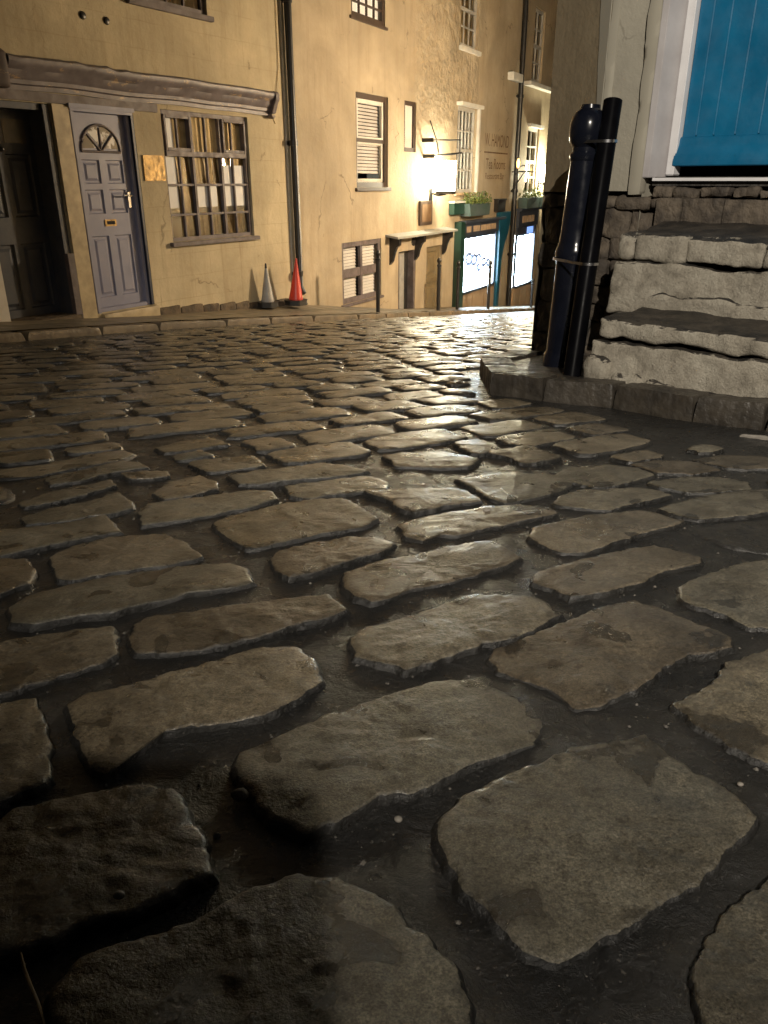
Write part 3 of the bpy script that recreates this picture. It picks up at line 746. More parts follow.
def slats(wo, F, s0, s1, z0, z1, o, material, pitch=.045):
    mb = MB(); z = z0
    while z < z1-pitch*.5:
        mb.hexa([F.pt(s0, z, o+.012), F.pt(s1, z, o+.012), F.pt(s1, z+pitch*.8, o-.008), F.pt(s0, z+pitch*.8, o-.008),
                 F.pt(s0, z, o+.009), F.pt(s1, z, o+.009), F.pt(s1, z+pitch*.8, o-.011), F.pt(s0, z+pitch*.8, o-.011)]); z += pitch
    return mb.build('blind', material, wo)
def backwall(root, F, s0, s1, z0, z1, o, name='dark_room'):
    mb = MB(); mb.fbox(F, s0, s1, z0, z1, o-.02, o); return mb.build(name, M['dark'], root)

def panel_door(mb, F, s0, s1, z0, z1, o, cells, t=.05, depth=.014, mi=0, mi2=0):
    """door leaf with sunk panels, each with a raised field"""
    S = sorted({s0, s1, *[c for h in cells for c in h[:2]]}); Z = sorted({z0, z1, *[c for h in cells for c in h[2:]]})
    for a, b in zip(S, S[1:]):
        for c, d in zip(Z, Z[1:]):
            hole = any(h[0] < (a+b)/2 < h[1] and h[2] < (c+d)/2 < h[3] for h in cells)
            if not hole: mb.quad(F.pt(a, c, o), F.pt(b, c, o), F.pt(b, d, o), F.pt(a, d, o), mi)
    for a, b, c, d in cells:
        e = min(b-a, d-c)*.13; g_ = min(b-a, d-c)*.24; oi = o-depth
        R0 = [(a, c), (b, c), (b, d), (a, d)]; R1 = [(a+e*.3, c+e*.3), (b-e*.3, c+e*.3), (b-e*.3, d-e*.3), (a+e*.3, d-e*.3)]
        R2 = [(a+e, c+e), (b-e, c+e), (b-e, d-e), (a+e, d-e)]; R3 = [(a+g_, c+g_), (b-g_, c+g_), (b-g_, d-g_), (a+g_, d-g_)]
        for A, oa, B, ob in ((R0, o, R1, oi), (R1, oi, R2, oi), (R2, oi, R3, oi+depth*.7)):
            for i in range(4):
                j = (i+1) % 4; mb.quad(F.pt(*A[i], oa), F.pt(*A[j], oa), F.pt(*B[j], ob), F.pt(*B[i], ob), mi2)
        mb.quad(*[F.pt(*p, oi+depth*.7) for p in R3], mi2)
    for p, q in (((s0, z0), (s0, z1)), ((s0, z1), (s1, z1)), ((s1, z1), (s1, z0)), ((s1, z0), (s0, z0))):
        mb.quad(F.pt(*p, o), F.pt(*q, o), F.pt(*q, o-t), F.pt(*p, o-t), mi)

# ------------------------------------------------------------------ the cottage on the near left
cot = empty('cottage', LF.pt(.5, -1.3), 'cream rendered cottage with two panelled doors, peeling wooden fascia and a wide many-paned window', 'house')
H = 4.2
holes = [(-1.27, -.53, -2.5, .615, .30), (-.33, .405, -1.20, .64, .12), (.76, 2.07, -.60, .66, .10), (.52, 1.55, 1.56, 2.7, .1)]
mb = MB(); wall_panel(mb, LF, -6, 2.83, -4, H, holes)
for a, b in (((-6, 0), (-6, -5)), ((-6, -5), (2.83, -5)), ((2.83, -5), (2.83, 0))):
    mb.quad(LF.pt(a[0], -4, a[1]), LF.pt(b[0], -4, b[1]), LF.pt(b[0], H, b[1]), LF.pt(a[0], H, a[1]), 0, [(0, 0), (5, 0), (5, 5), (0, 5)])
cw = mb.build('wall', M['cottage'], cot)
for a, b, c, d, o in ((-1.4, -.4, -2.5, .8, -.36), (-.4, .5, -1.3, .8, -.30), (.7, 2.2, -.7, .8, -.5), (.4, 1.7, 1.4, 2.8, -.5)): backwall(cot, LF, a, b, c, d, o)
mb = MB(); prof = [(-.02, -.02), (.30, -.10), (.28, 0.04), (-5.3, 2.4), (-5.3, 2.3)]
mb.fprofile(LF, [(o, H+z) for o, z in prof], -6.2, 2.8); mb.build('roof', M['slate'], cot)
# fascia: moulded cornice over the doors and window
prof = [(0, .70), (.035, .70), (.035, .735), (.06, .745), (.06, .775), (.085, .80), (.10, .845), (.135, .87), (.15, .90), (.15, .925), (.12, .945), (0, .955)]
mb = MB(); N = 60
for i in range(N):
    a = -.95+(2.40+.95)*i/N; b = -.95+(2.40+.95)*(i+1)/N
    def ring(x):
        return [LF.pt(x, z-.012*noise.noise(V((x*1.5, 0, 0)))+(.02*noise.noise(V((x*9, 1, 0))) if (j >= 9 and x < .6) else 0), o+.004*noise.noise(V((x*5, j, 0)))) for j, (o, z) in enumerate(prof)]
    A, B = ring(a), ring(b); n = len(prof)
    mb.add(A+B, [[j, n+j, n+(j+1) % n, (j+1) % n] for j in range(n)])
    if i == 0: mb.add(A, [list(range(n))])
    if i == N-1: mb.add(B, [list(range(n))])
fas = mb.build('fascia', M['fascia'], cot, smooth=35, weld=True)
mb = MB(); mb.fprofile(LF, [(0, .70), (.10, .72), (.13, .80), (.165, .86), (.165, .915), (.14, .94), (0, .945)], 2.40, 2.47)
mb.fprism(LF, [(2.40, .70), (2.44, .66), (2.47, .68), (2.47, .70)], 0.002, .09); mb.build('cornice_end', M['mauved'], fas, bevel=.006)
mb = MB(); rough_block(mb, LF, -3.2, -.955, .695, .965, 0, .14, .03, .008, .03, 5); mb.build('fascia', M['fasciad'], cot, smooth=50, weld=True)
mb = MB(); mb.fbox(LF, -3.2, .70, .622, .697, 0, .034); mb.build('frieze_board', M['mauved'], cot, bevel=.004)
# plinth course
mb = MB(); s = .42
while s < 2.75:
    l = rnd.uniform(.2, .4); z0 = interp(BASE, s); z1 = interp(BASE, s+l)
    rough_block(mb, LF, s, min(s+l-.008, 2.8), min(z0, z1)-.14, (z0+z1)/2+.085, -.05, .022, .03, .008, .02, s, zlean=0); s += l
mb.build('plinth', M['plinth'], cot, smooth=50, weld=True)
# grey blue front door
DO = -.07
mb = MB(); mb.fbox(LF, -.33, -.285, -1.2, .575, -.118, .012); mb.fbox(LF, .335, .375, -1.2, .575, -.118, -.03); mb.fbox(LF, -.345, .375, .5755, .64, -.118, .03)
mb.fbox(LF, -.36, .39, .60, .635, .0305, .045); mb.fbox(LF, -.285, .335, -1.215, -1.165, -.118, -.03)
mb.build('door_frame', M['mauve'], cot, bevel=.004)
dm = MB(); s0, s1, z0, z1 = -.284, .334, -1.164, .574; wd = s1-s0
cells = []
for a, b in ((.115, .44), (.56, .885)):
    for c, d in ((.055, .385), (.50, .625), (.655, .775)): cells.append((s0+wd*a, s0+wd*b, z0+(z1-z0)*c, z0+(z1-z0)*d))
panel_door(dm, LF, s0, s1, z0, z1, DO, cells)
fd = dm.build('front_door', M['mauve'], cot)
fcx, fcz, fr = s0+wd*.5, z0+(z1-z0)*.815, .205
mb = MB()
for k in range(4):                                          # the lit-from-outside fan of four panes
    a0, a1 = math.pi*k/4+.07, math.pi*(k+1)/4-.07
    pts = [(fcx+.05*math.cos((a0+a1)/2), fcz+.012+.05*math.sin((a0+a1)/2))]+[(fcx+fr*math.cos(a0+(a1-a0)*i/6), fcz+.012+fr*math.sin(a0+(a1-a0)*i/6)) for i in range(7)]
    mb.fprism(LF, pts, DO+.001, DO+.004)
mb.build('fanlight', mat('dim_fanlight_glass', (.72, .72, .74), (.18, .16, .14), 7, .05, None, 0, 40, .002, 0., 1., .46, .52), fd)
mb = MB()
arc = [(fcx+(fr+.02)*math.cos(t*math.pi/20), fcz+.004+(fr+.02)*math.sin(t*math.pi/20)) for t in range(21)]
mb.tube([LF.pt(x, z, DO+.006) for x, z in arc], .012, 8); mb.tube([LF.pt(fcx-fr-.02, fcz, DO+.006), LF.pt(fcx+fr+.02, fcz, DO+.006)], .011, 8)
for k in (1, 2, 3): a = math.pi*k/4; mb.tube([LF.pt(fcx, fcz, DO+.006), LF.pt(fcx+fr*math.cos(a), fcz+fr*math.sin(a), DO+.006)], .0095, 8)
mb.build('fanlight_bars', M['mauved'], fd, smooth=50)
mb = MB(); mb.fbox(LF, s0+wd*.39, s0+wd*.61, z0+(z1-z0)*.435, z0+(z1-z0)*.47, DO+.001, DO+.010); mb.fbox(LF, s0+wd*.42, s0+wd*.58, z0+(z1-z0)*.443, z0+(z1-z0)*.462, DO+.0105, DO+.013, 1)
mb.build('letter_box', [M['brass'], M['dark']], fd, bevel=.002)
hz = z0+(z1-z0)*.58
mb = MB(); mb.fbox(LF, s1-.06, s1-.03, hz-.09, hz+.05, DO+.001, DO+.012); mb.tube([LF.pt(s1-.045, hz+.02, DO+.012), LF.pt(s1-.045, hz+.02, DO+.05), LF.pt(s1-.14, hz+.025, DO+.05)], .009, 8)
mb.build('door_handle', M['steel'], fd, smooth=40)
mb = MB(); mb.fbox(LF, .3755, .404, -1.2, .64, -.117, -.002); mb.build('door_reveal', M['navyd'], cot)
mb = MB(); rough_block(mb, LF, -.30, .42, -1.42, -1.205, -.1, .06, .03, .008, .02, 9); mb.build('doorstep', M['peelcream'], cot, smooth=50, weld=True)
# the strip of old post between the doors
mb = MB(); mb.fbox(LF, -.52, -.345, -1.5, .62, .001, .022); mb.build('door_post', M['peelcream'], cot, bevel=.004)
mb = MB(); mb.fbox(LF, -.60, -.525, -1.5, -.62, -.02, .035); mb.build('corner_guard', M['mauved'], cot, bevel=.004)
# dark navy door
NO = -.20
dm = MB(); s0, s1, z0, z1 = -1.262, -.60, -1.16, .56; wd = s1-s0
cells = [(s0+wd*a, s0+wd*b, z0+(z1-z0)*c, z0+(z1-z0)*d) for a, b in ((.08, .45), (.55, .92)) for c, d in ((.04, .37), (.50, .80))]
panel_door(dm, LF, s0, s1, z0, z1, NO, cells, depth=.018)
nv = dm.build('front_door', M['navy'], cot); nv['label'] = 'scuffed dark navy panelled door'
for a in (.10, .57):
    mb = MB(); mb.fbox(LF, s0+wd*a, s0+wd*(a+.33), z0+(z1-z0)*.85, z0+(z1-z0)*.96, NO+.001, NO+.004); mb.build('pane', mat('dusty_pane', (.13, .115, .09), (.10, .09, .07), 9, .25), nv)
mb = MB(); mb.lathe(LF.pt(s0+wd*.5, z0+(z1-z0)*.82, NO), LF.n, [(0, .022), (.012, .022), (.02, .012), (.03, .016), (.036, .008)], 12); mb.build('door_knob', M['iron'], nv, smooth=40)
mb = MB(); mb.fbox(LF, -.599, -.531, -1.6, .61, -.29, -.004); mb.fbox(LF, -1.27, -.60, .562, .614, -.28, -.03); mb.build('door_frame', M['navy'], cot, bevel=.004)
mb = MB(); mb.fbox(LF, -1.40, -1.272, -1.5, .62, .001, .02); mb.build('door_post', M['frost'], cot, bevel=.004)
mb = MB(); rough_block(mb, LF, -1.45, -.53, -1.5, -1.165, -.28, .05, .04, .01, .02, 3); mb.build('doorstep', M['plinth'], cot, smooth=50, weld=True)
# wide window of three bays
a, b, c, d = .76, 2.07, -.60, .66; t = (b-a)/3
wo = window(cot, LF, a, b, c, d, 6, [.245, .02-.06, -.335], M['mauved'], .075, .04, .022, M['net'], .12, (.05, .045, M['mauved']), (a+t, a+2*t), tilt=.040)
mb = MB(); mb.fbox(LF, a+.04, b-.04, .235, .285, -.07, -.012)
for i in (0, 2):
    x0 = a+t*i+(.04 if i == 0 else .018); x1 = a+t*(i+1)-(.018 if i == 0 else .04)
    for p in ((x0, x0+.03, .287, .62), (x1-.03, x1, .287, .62), (x0+.03, x1-.03, .59, .62), (x0+.03, x1-.03, .287, .315)): mb.fbox(LF, *p, -.07, -.005)
mb.build('top_sash', M['mauved'], wo, bevel=.004)
mb = MB(); mb.fbox(LF, a+.05, a+.21, c+.03, d-.03, -.073, -.07); mb.build('curtain', M['sheet'], wo)
for x, x_, z0_, z1_ in ((a+t+.02, a+t+.36, -.34, -.05), (a+2*t+.03, b-.05, -.34, .16)):
    mb = MB(); mb.fbox(LF, x, x_, z0_, z1_, -.073, -.070); mb.build('curtain', M['sheet'], wo)
window(cot, LF, .52, 1.55, 1.56, 2.7, 4, 2, M['mauved'], .08, .05, .02, M['net'], .1, (.05, .05, M['mauved']))
# brass plaque, vents, cable
mb = MB(); mb.fbox(LF, .455, .735, 0., .235, .002, .014); tag(mb.build('wall_plaque', M['brass'], None, LF.pt(.6, 0, 0), bevel=.003), 'small blank brass plaque on the cream wall between door and wide window', 'plaque')
for s_, z_ in ((-.04, 1.34), (.22, 1.335), (.06, 1.63)):
    mb = MB(); mb.lathe(LF.pt(s_, z_, -.01), LF.n, [(0, .032), (.02, .032), (.026, .024), (.026, .0)], 14); mb.build('pipe_stub', M['iron'], cot, smooth=40)
mb = MB(); mb.tube([LF.pt(2.74, 4, .012), LF.pt(2.735, 2, .012), LF.pt(2.755, -1.4, .012)], .016, 8); mb.build('conduit', M['greyp'], cot, smooth=60)
mb = MB(); mb.tube([LF.pt(2.68, 4, .008), LF.pt(2.66, 1.2, .008), LF.pt(2.60, .95, .008), LF.pt(2.52, .85, .01), LF.pt(2.50, .70, .01), LF.pt(2.56, .62, .006)], .004, 6); mb.build('cable', M['net'], cot, smooth=60)

# ------------------------------------------------------------------ the long terrace down the hill
ter = empty('terraced_house', FF.pt(4, -2.1), 'long cream rendered terrace house with sash windows, painted lettering and a lit shopfront', 'house')
H2 = 5.2; PX2 = 8.62
holes = [(1.66, 2.64, -.09, 1.12), (1.20, 2.41, -1.66, -.81), (3.19, 3.62, .42, 1.13, .08), (1.57, 2.54, 1.99, 3.1), (5.34, 6.17, 2.12, 3.25),
         (5.34, 6.28, -.20, 1.21), (3.02, 3.68, -3.2, -1.06, .2), (4.13, 4.83, -3.3, -1.06, .12), (5.58, 7.62, -2.02, -1.02, .5)]
mb = MB(); wall_panel(mb, FF, 0, PX2, -5, H2, holes, .12)
for p, q in (((0, 0), (0, -6)), ((0, -6), (PX2, -6)), ((PX2, -6), (PX2, 0))):
    mb.quad(FF.pt(p[0], -5, p[1]), FF.pt(q[0], -5, q[1]), FF.pt(q[0], H2, q[1]), FF.pt(p[0], H2, p[1]), 0, [(0, 0), (6, 0), (6, 9), (0, 9)])
mb.build('wall', M['terrace'], ter)
mb = MB(); mb.fprofile(FF, [(-.02, H2-.02), (.3, H2-.1), (.28, H2+.05), (-6.2, H2+2.6), (-6.2, H2+2.4)], -.1, PX2); mb.build('roof', M['slate'], ter)
for a, b, c, d, o in ((1.1, 2.8, -1.8, 1.3, -.45), (3.1, 3.8, .3, 1.2, -.3), (1.4, 2.7, 1.9, 3.3, -.4), (5.2, 6.4, -.3, 3.3, -.45), (2.9, 5.0, -3.3, -1., -.3)): backwall(ter, FF, a, b, c, d, o)
w1 = window(ter, FF, 1.66, 2.64, -.09, 1.12, 1, [.53], M['browndark'], .07, .07, .05, None, sill=(.04, .05, M['browndark']))
mb = MB()
for z0_, z1_, oo in ((-.02, .53, -.064), (.53, 1.05, -.052)):
    for p in ((1.735, 1.79, z0_, z1_), (2.51, 2.565, z0_, z1_), (1.79, 2.51, z1_-.05, z1_), (1.79, 2.51, z0_, z0_+.05)): mb.fbox(FF, *p, oo-.03, oo+.012)
mb.build('sash', M['frost'], w1, bevel=.004)
slats(w1, FF, 1.76, 2.54, .1, 1.04, -.115, M['blind'])
w2 = window(ter, FF, 1.20, 2.41, -1.66, -.81, 2, [-1.24], M['mauved'], .06, .07, .12, None, sill=(.03, .04, M['mauved']), mull=(1.80,))
slats(w2, FF, 1.27, 1.76, -1.60, -.88, -.095, M['blind']); slats(w2, FF, 1.85, 2.34, -1.60, -.88, -.095, M['blind'])
w3 = window(ter, FF, 3.19, 3.62, .42, 1.13, 1, 1, M['browndark'], .06, .06, .02, None); mb = MB(); mb.fbox(FF, 3.245, 3.565, .47, 1.08, -.05, -.045); mb.build('blind', M['blind'], w3)
w4 = window(ter, FF, 1.57, 2.54, 1.99, 3.1, 4, 8, M['browndark'], .06, .06, .022, None, sill=(.03, .04, M['browndark'])); mb = MB(); mb.fbox(FF, 1.6, 2.5, 2., 3.08, -.10, -.09); mb.build('blind', M['roomglow'], w4)
def sash(F, s0, s1, z0, z1, cols, rows, fmat, back, sill, bars=.02, root=ter):
    m_ = (z0+z1)/2; zs = [z0+.06+(z1-z0-.12)*i/rows for i in range(1, rows)]
    if all(abs(z-m_) > .05 for z in zs): zs.append(m_)
    return window(root, F, s0, s1, z0, z1, cols, zs, fmat, .09, .06, bars, back, .12, sill, split=m_)
sash(FF, 5.34, 6.17, 2.12, 3.25, 3, 4, M['bars'], M['net'], (.06, .07, M['frost']))
w6 = sash(FF, 5.34, 6.28, -.20, 1.21, 5, 4, M['bars'], None, (.04, .05, M['riser']), .026)
mb = MB(); mb.fbox(FF, 5.27, 6.36, 1.212, 1.27, -.05, .11); mb.fbox(FF, 6.282, 6.36, -.2, 1.21, -.05, .05); mb.build('surround', M['frost'], w6, bevel=.006)
# canopy and its two doors
K0 = FF.sz(398, 238, .22); K1 = FF.sz(458, 230, .22); kz = (K0[1]+K1[1])/2
mb = MB(); mb.fprofile(FF, [(0, kz+.01), (.22, kz-.02), (.22, kz+.012), (0, kz+.045)], K0[0], K1[0]); cn = mb.build('door_canopy', M['lead'], ter)
for px_ in (399, 424, 451):
    x = FF.sz(px_, 240, .17)[0]
    mb = MB(); mb.fprofile(FF, [(.001, kz+.005), (.17, kz-.022), (.17, kz-.12), (.12, kz-.15), (.08, kz-.24), (.05, kz-.36), (.001, kz-.42)], x, x+.085); mb.build('bracket', M['iron'], cn)
mb = MB(); mb.lathe(FF.pt(3.58, -.93, .001), FF.n, [(0, .07), (.012, .07), (.016, .05), (.016, 0)], 18); mb.build('house_number_disc', M['iron'], ter, smooth=40)
mb = MB(); panel_door(mb, FF, 3.08, 3.62, -2.3, -1.09, -.12, [(3.16, 3.54, -1.6, -1.15), (3.16, 3.54, -2.2, -1.68)]); dd = mb.build('side_door', M['iron'], ter); dd['label'] = 'black door with a pale strip down the middle'
mb = MB(); mb.fbox(FF, 3.27, 3.45, -2.3, -1.09, -.118, -.105); mb.build('door_strip', M['greyp'], dd)
mb = MB(); mb.fbox(FF, 3.02, 3.079, -2.6, -1.06, -.16, -.01); mb.fbox(FF, 3.621, 3.68, -2.6, -1.06, -.16, -.01); mb.build('door_frame', M['mauved'], ter)
mb = MB(); panel_door(mb, FF, 4.13, 4.83, -2.6, -1.06, -.05, [(4.25, 4.71, -1.6, -1.15), (4.25, 4.71, -2.3, -1.68)]); mb.build('side_door', M['olive'], ter)['label'] = 'olive brown panelled door'
# painted lettering
text_mesh('painted_lettering', 'W. HAMOND', FF, 6.76, .62, .0035, .23, 1.40, M['paintletter'], ter)
mb = MB(); mb.fbox(FF, 6.74, 8.12, .50, .525, .002, .0045); mb.build('painted_rule', M['paintletter'], ter)
text_mesh('painted_lettering', 'Tea Rooms', FF, 6.86, .215, .0035, .19, 1.16, M['paintletter'], ter)
text_mesh('painted_lettering', 'Restaurant', FF, 6.86, .03, .0035, .115, .82, M['paintletter'], ter); text_mesh('painted_lettering', 'Bar', FF, 7.74, .03, .0035, .115, .24, M['paintletter'], ter)
# shopfront one
def shop(root, s0, s1, z0, z1, colL, colR, fz0, fz1, word, wordm, base_z, frame=M['shopdark'], o=.075):
    sf = MB(); sf.fbox(FF, s0, s1, fz0, fz1, 0.002, o); sf.fbox(FF, s0-.03, s1+.25, fz1, fz1+.05, .002, o+.07)
    sf.fbox(FF, s0, s0+.07, z0-.04, fz0-.002, .002, o-.03); sf.fbox(FF, s1-.07, s1, z0-.04, fz0-.002, .002, o-.03); sf.fbox(FF, s0+.07, s1-.07, z0-.05, z0, .002, o+.01)
    sf.fbox(FF, s0+.07, s1-.07, z1, fz0-.002, .002, o-.05)
    ob = sf.build('shopfront', frame, root, bevel=.006)
    q = MB(); q.quad(FF.pt(s0+.07, z0, .03), FF.pt(s1-.07, z0, .03), FF.pt(s1-.07, z1, .03), FF.pt(s0+.07, z1, .03)); q.build('shop_window', M['shopglass'], ob, keep=True)
    q = MB(); q.fbox(FF, s0+.01, s1-.01, z0-.04, z1+.02, -.09, -.07); q.build('lit_display', M['shoplight'], ob)
    q = MB(); q.fbox(FF, s0, s1, z0-.06, z0-.03, -.065, -.002); q.build('display_shelf', M['frost'], ob)
    q = MB(); q.fbox(FF, s0, s1, base_z, z0-.052, .002, o-.03)
    n = 3
    for i in range(n): a = s0+(s1-s0)*i/n; q.fbox(FF, a+.05, a+(s1-s0)/n-.05, base_z+.1, z0-.1, o-.0295, o-.022)
    q.build('stall_riser', M['riser'], ob, bevel=.004)
    return ob
s1b = shop(ter, 5.58, 7.62, -2.0, -1.03, 0, 0, -.97, -.74, '', None, -3.2)
for a, wd in ((5.80, .22), (6.15, .34), (6.55, .30), (6.88, .24), (7.16, .26)):
    mb = MB(); mb.fbox(FF, a, a+wd, -.905, -.80, .0752, .082); mb.build('sign_lettering', M['letter'], s1b)
mb = MB(); mb.fbox(FF, 5.36, 5.575, -3.2, -.70, .002, .14); mb.build('pilaster', M['shopgreen'], ter, bevel=.006)
pts = [(7.63, -.60), (8.28, -.60), (8.27, -.85), (8.16, -1.05), (7.98, -1.25), (7.86, -1.5), (7.80, -2.0), (7.80, -3.2), (7.63, -3.2)]
mb = MB(); mb.fprism(FF, pts, .002, .10); mb.build('console', M['shopteal'], ter, bevel=.006)
# squiggle of lettering on the lit glass and goods in the display
mb = MB()
def curl(cx, cz, r, a0, a1, sx=1.): mb.tube([FF.pt(cx+sx*r*math.cos(a0+(a1-a0)*i/12), cz+r*math.sin(a0+(a1-a0)*i/12), .05) for i in range(13)], .034, 6)
curl(6.02, -1.40, .10, 0, 6.0, 1.5); curl(6.30, -1.44, .09, .5, 6.2, 1.5); curl(6.55, -1.42, .07, 0, 4, 1.5); curl(6.85, -1.52, .07, 1, 6, 1.5); curl(7.12, -1.55, .06, 0, 5, 1.5); curl(6.60, -1.60, .06, 2, 6, 1.5)
mb.build('window_lettering', M['bluedecal'], s1b, smooth=60)
# the narrow house beyond the second downpipe
hs = empty('terraced_house', FF.pt(9.9, -2.8), 'narrow cream house end with a white ledge and second lit shopfront, beyond the downpipe', 'house')
holes = [(9.40, 10.12, 1.97, 3.32), (9.42, 10.27, -.30, 1.08), (8.96, 10.36, -2.28, -1.10, .5)]
mb = MB(); wall_panel(mb, FF, PX2, 11.8, -5.5, H2, holes, .12)
for p, q in (((PX2, 0), (PX2, -6)), ((PX2, -6), (11.8, -6)), ((11.8, -6), (11.8, 0))):
    mb.quad(FF.pt(p[0]+.002, -5, p[1]), FF.pt(q[0], -5, q[1]), FF.pt(q[0], H2, q[1]), FF.pt(p[0]+.002, H2, p[1]), 0, [(0, 0), (6, 0), (6, 9), (0, 9)])
mb.build('wall', M['terrace'], hs)
mb = MB(); mb.fprofile(FF, [(-.02, H2-.02), (.3, H2-.1), (.28, H2+.05), (-6.2, H2+2.6), (-6.2, H2+2.4)], PX2+.01, 11.9); mb.build('roof', M['slate'], hs)
for a, b, c, d in ((9.3, 10.2, 1.9, 3.4), (9.3, 10.4, -.4, 1.2)): backwall(hs, FF, a, b, c, d, -.45)
sash(FF, 9.40, 10.12, 1.97, 3.32, 2, 4, M['bars'], M['net'], None, .03, hs)
sash(FF, 9.42, 10.27, -.30, 1.08, 2, 4, M['bars'], M['net'], None, .03, hs)
mb = MB(); mb.fbox(FF, 9.36, 10.33, 1.082, 1.15, -.05, .09); mb.build('window_head', M['frost'], hs, bevel=.006)
mb = MB(); mb.fbox(FF, 8.9, 11.8, 1.84, 1.92, .002, .16); mb.build('ledge', M['frost'], hs, bevel=.006)
mb = MB(); mb.fbox(FF, 7.86, 8.45, 1.84, 1.98, .002, .13); mb.build('ledge', M['frost'], ter, bevel=.006)
s2b = shop(hs, 8.96, 10.40, -2.24, -1.16, 0, 0, -.96, -.62, '', None, -3.6)
for a, wd in ((9.2, .3), (9.55, .28), (9.88, .2)):
    mb = MB(); mb.fbox(FF, a, a+wd, -.87, -.73, .0752, .082); mb.build('sign_lettering', M['letter'], s2b)
mb = MB(); mb.fbox(FF, 9.75, 10.2, -1.13, -.985, .0255, .035); mb.build('sign_panel', M['lightbox'], s2b)
mb = MB(); mb.fbox(FF, 9.68, 9.86, -2.2, -1.17, -.06, -.05); mb.build('display_banner', M['bluedecal'], s2b)
# white house at the foot of the hill
wh = empty('white_house', FF.pt(13, -3.2), 'pale white rendered house end at the foot of the street, lit by shop light', 'house')
mb = MB(); mb.fbox(FF, 11.22, 17, -6.5, -.25, -5, .02)
mb2 = MB(); wall_panel(mb2, FF, 11.22, 17, -6.5, -.25, [], .1, 0, .02)
for p, q in (((11.22, .02), (11.22, -5)), ((11.22, -5), (17, -5)), ((17, -5), (17, .02))):
    mb2.quad(FF.pt(p[0], -6.5, p[1]), FF.pt(q[0], -6.5, q[1]), FF.pt(q[0], -.25, q[1]), FF.pt(p[0], -.25, p[1]), 0, [(0, 0), (6, 0), (6, 6), (0, 6)])
mb2.build('wall', M['whitewall'], wh)
mb = MB(); mb.fprofile(FF, [(.1, -.25), (.1, -.17), (-5.1, .5), (-5.1, -.25)], 11.22, 17.1); mb.build('roof', M['slate'], wh)

s3b = shop(wh, 12.3, 15.2, -2.7, -1.15, 0, 0, -.98, -.55, '', None, -4.2, M['shopteal'], .10)
# downpipes
def downpipe(root, F, pts, r, gr):
    mb = MB(); mb.tube([F.pt(*p) for p in pts], r, 12)
    for z in gr:
        s_ = pts[0][0]+(pts[-1][0]-pts[0][0])*(pts[0][1]-z)/(pts[0][1]-pts[-1][1])
        mb.lathe(F.pt(s_, z, pts[0][2]), (0, 0, 1), [(-.03, r*1.4), (.03, r*1.4)], 12); mb.fbox(F, s_-.07, s_+.07, z-.02, z+.02, .002, .02)
    return mb.build('downpipe', M['iron'], root, smooth=50)
downpipe(ter, FF, [(-.03, H2, .06), (-.01, .6, .06), (.0, -1.25, .06), (-.02, -1.35, .12)], .042, (3.2, 1.9, .42, -1.1))
downpipe(ter, FF, [(8.50, H2, .07), (8.55, 1.0, .07), (8.58, -3.2, .07)], .05, (3.4, 1.6, -.2, -1.5))

# ------------------------------------------------------------------ lamps and things on the far wall
def wall_lantern(s_, z_, label, sc_=1.):
    t = empty('wall_lantern', FF.pt(s_, z_, 0), label, 'lantern')
    a = .125*sc_
    mb = MB(); mb.fprism(FF, [(s_-a*.75, z_-.26*sc_), (s_+a*.75, z_-.26*sc_), (s_+a, z_+.20*sc_), (s_-a, z_+.20*sc_)], .16, .16+2*a)
    mb.build('lantern_glass', M['floodglass'], t)
    mb = MB(); mb.fprism(FF, [(s_-a*.9, z_-.31*sc_), (s_+a*.9, z_-.31*sc_), (s_+a*.8, z_-.262*sc_), (s_-a*.8, z_-.262*sc_)], .15, .17+2*a)
    for dx in (-1, 1):
        for o in (.155, .155+2*a): mb.tube([FF.pt(s_+dx*a*.76, z_-.26*sc_, o), FF.pt(s_+dx*a*1.02, z_+.2*sc_, o)], .008, 6)
    mb.build('lantern_frame', M['iron'], t)
    mb = MB(); mb.tube([FF.pt(s_, z_-.30*sc_, .01), FF.pt(s_, z_-.33*sc_, .15), FF.pt(s_, z_-.31*sc_, .16+a)], .016, 8); mb.fbox(FF, s_-.05, s_+.05, z_-.42*sc_, z_-.22*sc_, .002, .02)
    mb.build('bracket', M['iron'], t)
    return t
LS, LZ = FF.sz(446, 174, .28)
wl1 = wall_lantern(LS, LZ, 'white glowing square lantern on the wall left of the tall barred window')
L2 = FF.sz(547, 172, .2)
wl2 = wall_lantern(L2[0], L2[1], 'white glowing lantern low on the house end, half hidden by the dark corner', .8)
# pair of iron arms that once carried a hanging sign, above the lantern
B0 = FF.sz(433, 140, .19); B1 = FF.sz(461, 140, .19); C0 = FF.sz(434, 156, .19); C1 = FF.sz(461, 153, .19)
sg = empty('sign_bracket', FF.pt(B0[0], C0[1], 0), 'thin iron sign bracket with two bars above the glowing white lantern', 'bracket')
mb = MB(); mb.tube([FF.pt(B0[0], B0[1], .19), FF.pt(B1[0], B1[1], .19)], .012, 8); mb.fbox(FF, B0[0]-.02, B0[0]+.02, B0[1]-.03, B0[1]+.03, .002, .20); mb.build('upper_bar', M['iron'], sg)
mb = MB(); mb.tube([FF.pt(C0[0], C0[1], .19), FF.pt(C1[0], C1[1], .19)], .016, 8); mb.fbox(FF, C0[0]-.02, C0[0]+.02, C0[1]-.03, C0[1]+.03, .002, .20); mb.build('lower_bar', M['iron'], sg)
mb = MB(); mb.tube([FF.pt(B0[0]+.25, B0[1]+.3, .02), FF.pt(B0[0]+.22, B0[1], .16), FF.pt(C0[0]+.22, C0[1], .19)], .010, 8); mb.build('stay', M['iron'], sg)
